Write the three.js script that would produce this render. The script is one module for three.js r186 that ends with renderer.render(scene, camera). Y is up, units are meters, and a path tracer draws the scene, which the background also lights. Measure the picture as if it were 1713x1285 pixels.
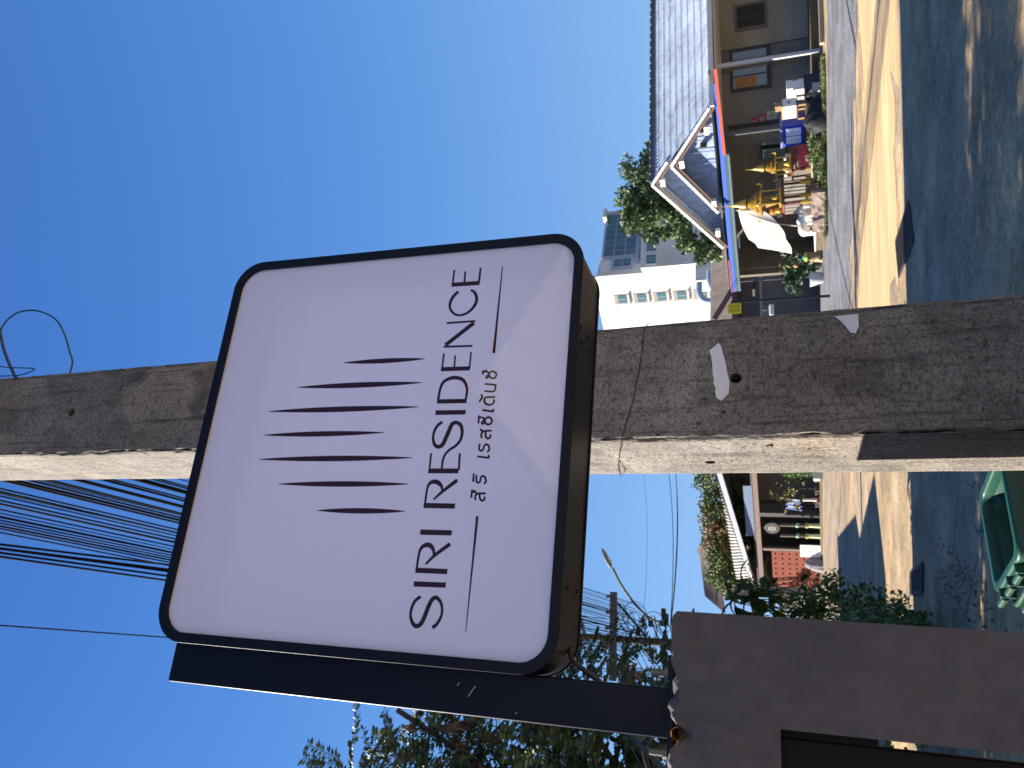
import * as THREE from 'three';
import { mergeGeometries, mergeVertices, toCreasedNormals } from 'three/addons/utils/BufferGeometryUtils.js';
import { RoundedBoxGeometry } from 'three/addons/geometries/RoundedBoxGeometry.js';
import { Brush, Evaluator, SUBTRACTION } from 'three-bvh-csg';

// ---------- camera, sky, sun, exposure ----------
const scene = new THREE.Scene();
const renderer = new THREE.WebGLRenderer({ antialias: true });
renderer.setSize(1024, 768);
renderer.toneMapping = THREE.LinearToneMapping;
renderer.toneMappingExposure = 3.0;
renderer.shadowMap.enabled = true;
// the phone was held on its side: the picture's up is the world's right
const PITCH = THREE.MathUtils.degToRad(19.2), ROLL = THREE.MathUtils.degToRad(1.9);
const forward = new THREE.Vector3(0, Math.sin(PITCH), -Math.cos(PITCH));
const worldRight = new THREE.Vector3(Math.cos(ROLL), -Math.sin(ROLL) * Math.cos(PITCH), -Math.sin(ROLL) * Math.sin(PITCH));
const camera = new THREE.PerspectiveCamera(51.92, 4 / 3, 0.05, 900);
camera.position.set(0, 1.55, 0);
camera.up.copy(worldRight);
camera.lookAt(forward.clone().add(camera.position));
camera.focus = 1.75;
camera.userData.fStop = 10;
scene.add(camera);

const SUN_EL = THREE.MathUtils.degToRad(31), SUN_AZ = THREE.MathUtils.degToRad(4);
const sunDir = new THREE.Vector3(-Math.cos(SUN_EL) * Math.cos(SUN_AZ), Math.sin(SUN_EL), -Math.cos(SUN_EL) * Math.sin(SUN_AZ));
{
  const W = 512, H = 256, data = new Float32Array(W * H * 4), d = new THREE.Vector3();
  for (let j = 0; j < H; j++) for (let i = 0; i < W; i++) {
    const el = ((j + .5) / H - .5) * Math.PI, az = ((i + .5) / W - .5) * 2 * Math.PI;
    d.set(Math.cos(el) * Math.cos(az), Math.sin(el), Math.cos(el) * Math.sin(az));
    const e = Math.max(0, el * 180 / Math.PI);
    const sky3 = [.032 + .335 * Math.exp(-e / 20), .042 + .55 * Math.exp(-e / 37), .93 - .0074 * e];
    const glow = Math.max(0, d.dot(sunDir));
    const g = 1 + .18 * glow + .9 * Math.pow(glow, 10), o = (j * W + i) * 4;
    for (let c = 0; c < 3; c++) data[o + c] = sky3[c] * g * .335;
    data[o + 3] = 1;
  }
  const sky = new THREE.DataTexture(data, W, H, THREE.RGBAFormat, THREE.FloatType);
  sky.mapping = THREE.EquirectangularReflectionMapping;
  sky.magFilter = sky.minFilter = THREE.LinearFilter;
  sky.wrapS = THREE.RepeatWrapping;
  sky.needsUpdate = true;
  scene.background = sky;
  scene.environment = sky;
}
const sun = new THREE.DirectionalLight(new THREE.Color().setRGB(1, .91, .78), 5);
sun.position.copy(sunDir).multiplyScalar(90);
sun.castShadow = true;
sun.shadow.mapSize.set(4096, 4096);
Object.assign(sun.shadow.camera, { left: -60, right: 60, top: 60, bottom: -60, near: 1, far: 220 });
scene.add(sun, sun.target);

// ---------- helpers ----------
let seedState = 12345;
const rnd = () => { seedState = (seedState + 0x6d2b79f5) | 0; let t = Math.imul(seedState ^ (seedState >>> 15), 1 | seedState); t = (t + Math.imul(t ^ (t >>> 7), 61 | t)) ^ t; return ((t ^ (t >>> 14)) >>> 0) / 4294967296; };
const rr = (a, b) => a + (b - a) * rnd();
const V = (x, y, z) => new THREE.Vector3(x, y, z);
const lerp = (a, b, t) => a + (b - a) * t;
const hash = (x, y, s) => { let h = Math.imul(x, 374761393) ^ Math.imul(y, 668265263) ^ Math.imul(s, 2147483647 ^ 974711); h = Math.imul(h ^ (h >>> 13), 1274126177); return ((h ^ (h >>> 16)) >>> 0) / 4294967296; };
function vnoise(x, y, px, py, s) {             // value noise, repeats every px, py cells
  const xi = Math.floor(x), yi = Math.floor(y), fx = x - xi, fy = y - yi;
  const ux = fx * fx * (3 - 2 * fx), uy = fy * fy * (3 - 2 * fy);
  const m = (a, p) => ((a % p) + p) % p;
  const a = hash(m(xi, px), m(yi, py), s), b = hash(m(xi + 1, px), m(yi, py), s), c = hash(m(xi, px), m(yi + 1, py), s), d = hash(m(xi + 1, px), m(yi + 1, py), s);
  return a + (b - a) * ux + (c - a) * uy + (a - b - c + d) * ux * uy;
}
function fbm(x, y, px, py, s, oct) { let v = 0, a = .5, n = 0; for (let o = 0; o < oct; o++) { v += a * vnoise(x, y, px, py, s + o * 17); n += a; x *= 2; y *= 2; px *= 2; py *= 2; a *= .55; } return v / n; }
function tex(w, h, f, srgb = true) {           // f(u, v) -> [r, g, b] 0..1
  const d = new Uint8Array(w * h * 4);
  for (let j = 0, o = 0; j < h; j++) for (let i = 0; i < w; i++, o += 4) { const c = f(i / w, j / h); d[o] = Math.max(0, Math.min(255, c[0] * 255)); d[o + 1] = Math.max(0, Math.min(255, c[1] * 255)); d[o + 2] = Math.max(0, Math.min(255, c[2] * 255)); d[o + 3] = 255; }
  const t = new THREE.DataTexture(d, w, h, THREE.RGBAFormat); t.magFilter = t.minFilter = THREE.LinearFilter; t.wrapS = t.wrapT = THREE.RepeatWrapping;
  if (srgb) t.colorSpace = THREE.SRGBColorSpace; t.needsUpdate = true; return t;
}
const rep = (t, x, y) => { const c = t.clone(); c.repeat.set(x, y); c.needsUpdate = true; return c; };
function M(r, g, b, rough = .8, more = {}) { const m = new THREE.MeshPhysicalMaterial({ roughness: rough, side: THREE.DoubleSide, ...more }); m.color.setRGB(r, g, b); return m; }
const taken = new Map();
const numbered = (n) => { const k = taken.get(n) ?? 0; taken.set(n, k + 1); return k ? `${n}_${String(k).padStart(3, '0')}` : n; };
const shade = (o) => { o.castShadow = o.receiveShadow = true; return o; };
function thing(name, label, category, p = [0, 0, 0], turn = 0, group) {
  const o = new THREE.Group(); o.name = numbered(name); o.position.set(...p); o.rotation.y = turn; o.userData = { label, category }; if (group) o.userData.group = group; scene.add(o); return o;
}
function part(name, geo, mat, parent) { const m = shade(new THREE.Mesh(Array.isArray(geo) ? merge(geo) : geo, mat)); m.name = name; parent.add(m); return m; }
function single(name, geo, mat, label, category, group) { const m = shade(new THREE.Mesh(Array.isArray(geo) ? merge(geo) : geo, mat)); m.name = numbered(name); m.userData = { label, category }; if (group) m.userData.group = group; scene.add(m); return m; }
function structure(name, geo, mat) { const m = shade(new THREE.Mesh(Array.isArray(geo) ? merge(geo) : geo, mat)); m.name = numbered(name); m.userData = { kind: 'structure' }; scene.add(m); return m; }
function copyOf(o, label, group) { const c = o.clone(); c.name = numbered(o.name.replace(/_\d{3}$/, '')); c.userData = { ...o.userData, label: label ?? o.userData.label }; if (group) c.userData.group = group; scene.add(c); return c; }
function merge(list) {
  const l = list.map((g) => { let k = g.index ? g.toNonIndexed() : g; if (!k.attributes.uv) k.setAttribute('uv', new THREE.BufferAttribute(new Float32Array(k.attributes.position.count * 2), 2)); for (const a of Object.keys(k.attributes)) if (!['position', 'normal', 'uv'].includes(a)) k.deleteAttribute(a); if (!k.attributes.normal) k.computeVertexNormals(); return k; });
  return mergeGeometries(l);
}
function box(w, h, d, x = 0, y = 0, z = 0, ry = 0, rx = 0, rz = 0) { const g = new THREE.BoxGeometry(w, h, d); if (rx || ry || rz) g.applyMatrix4(new THREE.Matrix4().makeRotationFromEuler(new THREE.Euler(rx, ry, rz, 'YXZ'))); g.translate(x, y, z); return g; }
function rbox(w, h, d, r, x = 0, y = 0, z = 0, ry = 0) { const g = new RoundedBoxGeometry(w, h, d, 2, r); if (ry) g.rotateY(ry); g.translate(x, y, z); return g; }
function cyl(r0, r1, h, x = 0, y = 0, z = 0, n = 16) { const g = new THREE.CylinderGeometry(r1, r0, h, n); g.translate(x, y, z); return g; }
function tube(pts, r, seg = 32, n = 6) { return new THREE.TubeGeometry(new THREE.CatmullRomCurve3(pts.map((p) => (p.isVector3 ? p : V(...p)))), seg, r, n, false); }
function bar(a, b, w, h) {                     // a square bar from a to b
  const A = V(...a), B = V(...b), L = A.distanceTo(B), g = new THREE.BoxGeometry(w, h, L), q = new THREE.Matrix4().lookAt(A, B, V(0, 1, 0)); g.applyMatrix4(q); const c = A.add(B).multiplyScalar(.5); g.translate(c.x, c.y, c.z); return g;
}
function poly(pts, uvs) {                      // a flat polygon (fan) of 3D points
  const g = new THREE.BufferGeometry(), p = [], u = [];
  for (let i = 1; i < pts.length - 1; i++) for (const k of [0, i, i + 1]) { p.push(...pts[k]); u.push(...(uvs ? uvs[k] : [pts[k][0], pts[k][2] + pts[k][1]])); }
  g.setAttribute('position', new THREE.Float32BufferAttribute(p, 3)); g.setAttribute('uv', new THREE.Float32BufferAttribute(u, 2)); g.computeVertexNormals(); return g;
}
function slab(pts, down) {                     // a polygon with thickness
  const lo = pts.map((p) => [p[0] + down[0], p[1] + down[1], p[2] + down[2]]), out = [poly(pts), poly([...lo].reverse())];
  for (let i = 0; i < pts.length; i++) { const j = (i + 1) % pts.length; out.push(poly([pts[i], lo[i], lo[j], pts[j]])); }
  return merge(out);
}
function shapeOf(pts) { const s = new THREE.Shape(); pts.forEach((p, i) => (i ? s.lineTo(p[0], p[1]) : s.moveTo(p[0], p[1]))); s.closePath(); return s; }
function roundRect(w, h, r, x = 0, y = 0, S = THREE.Shape) { const s = new S(); s.moveTo(x + r, y); s.lineTo(x + w - r, y); s.absarc(x + w - r, y + r, r, -Math.PI / 2, 0); s.lineTo(x + w, y + h - r); s.absarc(x + w - r, y + h - r, r, 0, Math.PI / 2); s.lineTo(x + r, y + h); s.absarc(x + r, y + h - r, r, Math.PI / 2, Math.PI); s.lineTo(x, y + r); s.absarc(x + r, y + r, r, Math.PI, Math.PI * 1.5); return s; }
// leaves: n small folded faces; place() gives a point, size and tint for each
function leaves(n, place) {
  const P = new Float32Array(n * 12), C = new Float32Array(n * 12), I = new Uint32Array(n * 6), a = V(), b = V(), c = V();
  for (let i = 0; i < n; i++) {
    const q = place(i), L = q.len, w = q.wid;
    a.set(rr(-1, 1), rr(-1, 1), rr(-1, 1)); if (q.dir) a.multiplyScalar(q.loose ?? .5).add(q.dir); a.normalize();
    b.set(rr(-1, 1), rr(-.3, 1), rr(-1, 1)).cross(a).normalize(); c.crossVectors(a, b).multiplyScalar(w * rr(-.5, .5));
    const o = i * 12, p = q.p;
    P.set([p.x, p.y, p.z, p.x + a.x * L * .45 + b.x * w + c.x, p.y + a.y * L * .45 + b.y * w + c.y, p.z + a.z * L * .45 + b.z * w + c.z, p.x + a.x * L, p.y + a.y * L, p.z + a.z * L, p.x + a.x * L * .45 - b.x * w + c.x, p.y + a.y * L * .45 - b.y * w + c.y, p.z + a.z * L * .45 - b.z * w + c.z], o);
    for (let k = 0; k < 4; k++) C.set(q.tint, o + k * 3);
    I.set([i * 4, i * 4 + 1, i * 4 + 2, i * 4, i * 4 + 2, i * 4 + 3], i * 6);
  }
  const g = new THREE.BufferGeometry(); g.setAttribute('position', new THREE.BufferAttribute(P, 3)); g.setAttribute('color', new THREE.BufferAttribute(C, 3)); g.setIndex(new THREE.BufferAttribute(I, 1)); g.computeVertexNormals(); return g;
}
const inBall = () => { for (;;) { const v = V(rr(-1, 1), rr(-1, 1), rr(-1, 1)); if (v.lengthSq() < 1) return v; } };
const leafMat = M(1, 1, 1, .6, { vertexColors: true, transmission: .25, thickness: 0 });
// a crown made of clumps: clumps = [[x, y, z, rx, ry, rz, count]]
function crownGeo(clumps, len, wid, tints) {
  const gs = [];
  for (const [x, y, z, rx, ry, rz, n] of clumps) {
    const subs = Array.from({ length: Math.max(3, Math.round(n / 26)) }, () => { const v = inBall(); const k = Math.pow(v.length(), -.35); return v.multiplyScalar(k); });
    gs.push(leaves(n, () => { const s = subs[Math.floor(rnd() * subs.length)], v = inBall().multiplyScalar(.28).add(s); const t = tints[Math.floor(rnd() * tints.length)], f = rr(.75, 1.25); return { p: V(x + v.x * rx, y + v.y * ry, z + v.z * rz), len: len * rr(.6, 1.3), wid: wid * rr(.6, 1.3), tint: [t[0] * f, t[1] * f, t[2] * f] }; }));
  }
  return gs.length === 1 ? gs[0] : mergeGeometries(gs);
}

// ---------- ground and road ----------
const speckle = tex(1024, 1024, (u, v) => { const a = fbm(u * 8, v * 8, 8, 8, 3, 4), b = vnoise(u * 512, v * 512, 512, 512, 9), c = fbm(u * 96, v * 96, 96, 96, 5, 2); const k = .56 + (a - .5) * .30 + (b - .5) * .14 + (c - .5) * .20; return [k * 1.07, k * .98, k * .84]; });
const speckleBump = tex(512, 512, (u, v) => { const b = fbm(u * 128, v * 128, 128, 128, 9, 2); return [b, b, b]; }, false);
const gravelTex = tex(1024, 1024, (u, v) => { const a = vnoise(u * 300, v * 300, 300, 300, 21), b = vnoise(u * 160, v * 160, 160, 160, 23), c = fbm(u * 6, v * 6, 6, 6, 25, 4); const k = .32 + (a > .72 ? .30 : 0) + (b - .5) * .28 + (c - .5) * .26; return [k * 1.0, k * 1.0, k * 1.02]; });
const sandTex = tex(1024, 1024, (u, v) => { const a = fbm(u * 3, v * 48, 3, 48, 31, 4), b = vnoise(u * 400, v * 400, 400, 400, 33), c = fbm(u * 5, v * 5, 5, 5, 35, 4); const k = .74 + (a - .5) * .36 + (b - .5) * .12 + (c - .5) * .2; return [k * 1.0, k * .84, k * .60]; });
function groundMesh(x0, x1, z0, z1, nx, nz) {
  const g = new THREE.PlaneGeometry(x1 - x0, z1 - z0, nx, nz); g.rotateX(-Math.PI / 2); g.translate((x0 + x1) / 2, 0, (z0 + z1) / 2);
  const p = g.attributes.position, uv = g.attributes.uv, col = new Float32Array(p.count * 3);
  for (let i = 0; i < p.count; i++) {
    const x = p.getX(i), z = p.getZ(i); uv.setXY(i, x / 4, z / 4);
    const n = fbm(x * .35 + 40, z * .5 + 40, 4096, 4096, 71, 4), m = fbm(x * .08 + 9, z * 1.6 + 9, 4096, 4096, 77, 3), s = .72 + n * .42 + (m - .5) * .24, w = Math.max(0, fbm(x * .12 + 5, z * .3 + 3, 4096, 4096, 79, 3) - .38) * 2.4;
    col.set([s * (1 + w * .25), s * (1 + w * .1), s * (1 - w * .25)], i * 3);
  }
  g.setAttribute('color', new THREE.BufferAttribute(col, 3)); return g;
}
const roadMat = M(.84, .78, .73, .92, { map: speckle, vertexColors: true, bumpMap: rep(speckleBump, 4, 4), bumpScale: .004 });
structure('ground', groundMesh(-320, 320, -420, 120, 2, 2).translate(0, -.012, 0), M(.62, .60, .56, .95, { map: speckle }));
structure('road', groundMesh(-34, 34, -62, 16, 340, 390), roadMat);
// sheets laid on the road: wobbly outlines
function sheet(pts, y, wob, uvS) {
  const c = new THREE.CatmullRomCurve3(pts.map(([x, z]) => V(x, 0, z)), true, 'catmullrom', .3), q = c.getPoints(pts.length * 14);
  const s = shapeOf(q.map((p) => [p.x + (fbm(p.x * 2 + 50, p.z * 2 + 50, 999, 999, 5, 3) - .5) * wob, -(p.z + (fbm(p.x * 1.2 + 90, p.z * 2 + 10, 999, 999, 6, 3) - .5) * wob)]));
  const g = new THREE.ShapeGeometry(s); g.rotateX(-Math.PI / 2); g.translate(0, y, 0);
  const p = g.attributes.position; for (let i = 0; i < p.count; i++) g.attributes.uv.setXY(i, p.getX(i) * uvS[0], p.getZ(i) * uvS[1]); return g;
}
structure('sand_strip', sheet([[16, -21.5], [11, -18.6], [7.2, -16.7], [4.8, -16.9], [2.2, -18.4], [.2, -20.5], [-.8, -17], [.4, -13.8], [2.4, -12.3], [5.2, -11.9], [8, -11.6], [16, -12.5]], .004, 2.2, [.16, .42]), M(.93, .93, .93, .95, { map: sandTex }));
structure('gravel_verge', sheet([[18, -30], [14, -27.4], [10.9, -26.9], [8, -28.6], [6.4, -30.5], [5.4, -34], [4.6, -42], [2.6, -47], [.6, -44], [.6, -30], [.8, -23], [2.6, -20.8], [5, -18.9], [7.4, -17.6], [10, -18.6], [18, -22]], .008, 2.0, [.25, .25]), M(.9, .92, .95, .95, { map: gravelTex }));
structure('dirt_patch', sheet([[-1.1, -6.6], [-1.6, -7.6], [-2.6, -8.4], [-4, -8.2], [-4.4, -5], [-3, -3.2], [-1.2, -3.6], [-.8, -5.2]], .004, .5, [.3, .3]), M(.62, .60, .56, .95, { map: sandTex }));
// expansion joints of the concrete road
const jointMat = M(.07, .065, .06, .9);
function joint(a, b, w) { const d = V(b[0] - a[0], 0, b[1] - a[1]), n = V(-d.z, 0, d.x).normalize().multiplyScalar(w / 2); const N = 14, L = [], R = []; for (let i = 0; i <= N; i++) { const t = i / N, k = rr(-1.2, 1.2), x = a[0] + d.x * t + n.x * k, z = a[1] + d.z * t + n.z * k; L.push([x + n.x, .004, z + n.z]); R.push([x - n.x, .004, z - n.z]); } const gs = []; for (let i = 0; i < N; i++) gs.push(poly([L[i], R[i], R[i + 1], L[i + 1]])); return gs; }
structure('road_joints', [...joint([-1.0, -8.6], [-4.5, -10.5], .012), ...joint([.4, -7.6], [-1.0, -8.6], .012), ...joint([.9, -12.6], [.1, -7.0], .012), ...joint([-1.3, -7.6], [-3.4, -9.5], .012)], jointMat);
{ // a ring cut into the concrete (a small cover)
  const g = new THREE.RingGeometry(.21, .225, 40); g.rotateX(-Math.PI / 2); g.translate(-1.22, .005, -7.9); structure('cover_ring', g, jointMat);
}
// drain grates
function grate(label, corners, nBars, across) {
  const t = thing('drain_grate', label, 'drain grate', [0, 0, 0], 0, 'drain grates in the road'); const iron = M(.035, .028, .026, .7, { metalness: .3 });
  const [A, B, C, D] = corners.map(([x, z]) => V(x, 0, z));
  part('pit', poly([[A.x, .004, A.z], [B.x, .004, B.z], [C.x, .004, C.z], [D.x, .004, D.z]]), M(.006, .006, .006, 1), t);  // flat sheet, the shade of the hole painted as near black
  for (const [p, q] of [[A, B], [B, C], [C, D], [D, A]]) part('frame', bar([p.x, .014, p.z], [q.x, .014, q.z], .04, .016), iron, t);
  for (let i = 1; i < nBars; i++) { const k = i / nBars, p = A.clone().lerp(B, k), q = D.clone().lerp(C, k); part('bar', bar([p.x, .013, p.z], [q.x, .013, q.z], across, .014), iron, t); }
  return t;
}
grate('long dark drain grate in the road beside the sand strip', [[2.15, -11.2], [1.86, -12.5], [1.33, -12.3], [1.62, -10.9]], 22, .022);
grate('small slotted drain grate at the road edge beside the low shrub', [[-2.42, -11.0], [-2.82, -12.15], [-3.12, -12.2], [-2.80, -11.1]], 11, .045);

// ---------- the things close to the camera share the street's direction ----------
const STREET = THREE.MathUtils.degToRad(21.4), NEAR = [-.459, 0, -1.181];
const S_LATIN = [[[108.5,249.3,5.7],[99.5,259.2,5.7],[86.0,263.7,5.3],[73.6,263.1,5.3],[62.6,256.8,6.4],[59.5,249.3,7.5],[64.5,242.0,7.8],[77.0,236.8,7.8],[93.1,232.1,7.9],[104.9,226.7,7.5],[108.0,219.1,6.8],[101.4,210.9,5.6],[92.0,206.9,4.8],[80.7,206.2,4.8],[70.1,210.1,5.5],[63.2,214.5,5.9],[59.0,220.6,6.6]],[[128.8,265.5,8.9],[129.8,204.8,8.7]],[[152.1,265.6,8.9],[152.7,204.8,8.7]],[[153.5,263.4,4.3],[180.3,262.7,4.7],[191.6,259.1,6.3],[196.5,251.6,7.9],[195.9,243.2,8.2],[188.7,236.1,6.2],[177.7,233.2,3.9]],[[163.4,247.5,3.9],[179.6,231.8,5.8],[200.0,205.6,7.3]],[[218.8,265.7,9.2],[219.3,204.8,9.0]],[[249.7,160.1,5.0],[56.0,159.2,1.4]],[[266.7,265.9,9.3],[266.8,204.7,9.1]],[[268.1,263.6,4.1],[297.5,263.0,4.5],[307.4,259.1,6.6],[310.8,251.1,7.8],[308.5,242.3,8.2],[301.7,235.1,5.3],[293.0,233.3,3.2]],[[277.8,247.6,3.6],[293.0,231.9,5.7],[313.8,206.0,7.7]],[[330.6,265.5,9.1],[330.9,205.6,8.9]],[[331.2,263.5,3.7],[364.1,264.1,3.8]],[[332.5,205.3,4.1],[363.9,207.1,4.1]],[[333.9,238.9,4.1],[348.3,239.1,4.6],[360.4,236.4,4.6],[370.4,228.2,5.0],[378.5,216.5,5.4],[390.6,208.4,5.8],[404.8,207.4,6.3],[417.2,211.7,6.7],[422.5,220.9,7.2],[419.6,229.1,8.1],[407.2,233.9,8.5],[392.9,238.5,8.4],[380.7,243.4,8.4],[376.2,251.4,7.6],[380.8,259.5,6.3],[393.2,264.4,5.1],[407.6,263.1,5.6],[417.9,258.0,6.0],[424.1,249.7,6.4]],[[442.8,266.1,9.1],[442.4,205.1,8.9]],[[464.9,265.8,8.7],[464.6,205.6,8.5]],[[466.1,264.0,4.8],[488.0,262.9,5.3],[502.9,258.3,6.2],[510.7,246.0,7.1],[511.7,231.9,7.5],[506.9,218.2,6.5],[494.8,209.6,5.2],[482.0,207.0,4.7],[465.1,207.8,4.3]],[[530.5,266.3,8.6],[530.0,206.3,8.4]],[[531.4,264.1,3.7],[563.3,264.4,3.7]],[[531.4,238.8,3.6],[557.9,240.3,3.7]],[[530.1,207.5,3.6],[563.4,208.0,3.6]],[[577.2,267.1,4.2],[576.1,206.5,4.1]],[[627.7,266.8,4.2],[628.3,206.8,4.1]],[[580.5,263.8,8.7],[624.7,209.0,8.7]],[[695.5,250.3,6.5],[685.8,259.6,6.9],[672.3,264.8,6.4],[659.4,263.6,5.1],[648.2,254.9,4.7],[643.2,242.9,4.6],[645.4,228.7,5.5],[654.1,217.5,6.3],[666.2,210.3,6.7],[678.8,209.7,6.3],[691.0,215.6,5.5],[696.6,224.1,4.7]],[[711.7,267.0,9.1],[711.1,206.7,9.0]],[[712.9,265.1,3.9],[745.1,265.1,4.0]],[[712.3,239.8,3.9],[739.6,240.8,3.9]],[[710.8,208.5,4.3],[745.1,208.6,4.3]],[[743.9,162.3,1.9],[559.1,161.5,5.6]]];
const S_THAI = [[[290.3,150.3,4.0],[290.1,161.8,4.1],[288.0,166.4,4.1],[284.2,168.2,4.1],[279.5,167.0,4.1]],[[289.5,160.0,4.1],[282.3,159.2,4.1],[277.4,155.0,4.0],[279.1,150.3,4.0],[283.3,150.4,4.0]],[[290.1,166.2,4.1],[294.6,170.7,4.1]],[[295.0,175.4,4.1],[283.7,175.2,4.1]],[[295.0,175.4,4.1],[292.5,172.2,4.1]],[[322.0,169.8,4.1],[313.5,169.3,4.1],[309.7,166.2,4.1],[311.5,162.0,4.1],[318.8,161.1,4.1],[322.0,157.7,4.1],[318.9,152.9,4.1],[312.6,150.7,4.1],[308.4,152.9,4.1]],[[325.1,175.3,4.1],[312.4,175.0,4.1]],[[357.6,170.5,4.2],[355.4,150.9,4.2],[358.9,150.6,4.2]],[[380.4,170.1,4.2],[372.3,170.6,4.2],[368.4,167.2,4.2],[369.9,162.9,4.2],[376.6,161.4,4.2],[380.5,158.0,4.2],[377.6,152.6,4.2],[370.1,150.7,4.2],[366.8,153.0,4.2]],[[406.0,151.1,4.2],[405.7,162.3,4.2],[403.5,167.3,4.3],[397.8,169.2,4.2],[393.4,167.8,4.2]],[[405.0,161.1,4.2],[396.2,160.6,4.2],[391.1,155.6,4.2],[393.9,151.0,4.2],[397.7,151.4,4.2]],[[405.1,167.2,4.3],[408.5,171.7,4.3]],[[425.0,165.6,4.3],[430.5,162.8,4.3],[431.9,157.3,4.3],[428.1,152.3,4.3],[423.6,151.0,4.3],[418.8,153.6,4.3],[418.0,159.2,4.3],[421.6,164.1,4.3],[425.0,165.6,4.3]],[[422.1,164.1,4.3],[419.0,169.0,4.3],[422.8,170.6,4.3],[426.1,165.7,4.3],[431.5,169.9,4.3]],[[434.1,177.7,4.3],[421.8,177.0,4.3]],[[433.7,177.7,4.3],[431.8,173.6,4.3]],[[445.9,170.8,4.3],[443.0,151.6,4.3],[446.3,150.9,4.3]],[[470.7,151.1,4.3],[470.7,167.1,4.4],[466.7,170.3,4.4],[459.8,168.7,4.3],[455.6,160.9,4.3],[457.6,153.2,4.3],[462.1,150.7,4.3],[464.8,151.9,4.3]],[[475.5,176.8,4.4],[469.5,175.2,4.4],[466.4,177.9,4.4],[463.5,179.4,4.4]],[[497.3,171.6,4.4],[494.6,150.9,4.4]],[[483.1,171.2,4.4],[481.7,154.6,4.4],[486.1,151.1,4.4],[493.9,151.5,4.4]],[[515.9,166.7,4.4],[520.9,164.4,4.4],[521.9,158.8,4.4],[518.4,153.3,4.4],[513.7,151.7,4.4],[508.5,154.4,4.4],[508.3,160.3,4.4],[511.9,165.1,4.4],[515.9,166.7,4.4]],[[512.8,165.2,4.4],[508.4,170.0,4.4],[512.1,171.6,4.4],[516.6,166.7,4.4],[521.9,171.0,4.4]],[[518.0,178.5,4.5],[522.9,179.5,4.5],[521.6,176.1,4.5],[524.3,173.8,4.5]]];
const S_BARS = [[[553.2,483.7,1.2],[553.5,391.8,10.1],[553.8,303.4,1.2]],[[503.5,581.4,1.2],[503.9,438.1,11.3],[504.4,302.9,1.1]],[[453.1,639.8,1.2],[454.2,465.4,11.2],[455.3,303.0,1.1]],[[402.7,639.3,1.2],[404.0,500.1,10.5],[405.1,368.6,1.1]],[[352.4,639.5,1.2],[354.1,464.8,10.8],[355.6,302.4,1.1]],[[302.9,581.8,1.2],[304.4,437.6,10.5],[305.8,302.1,1.1]],[[253.0,484.1,1.1],[254.2,391.2,10.1],[255.4,302.1,1.0]]];
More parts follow.
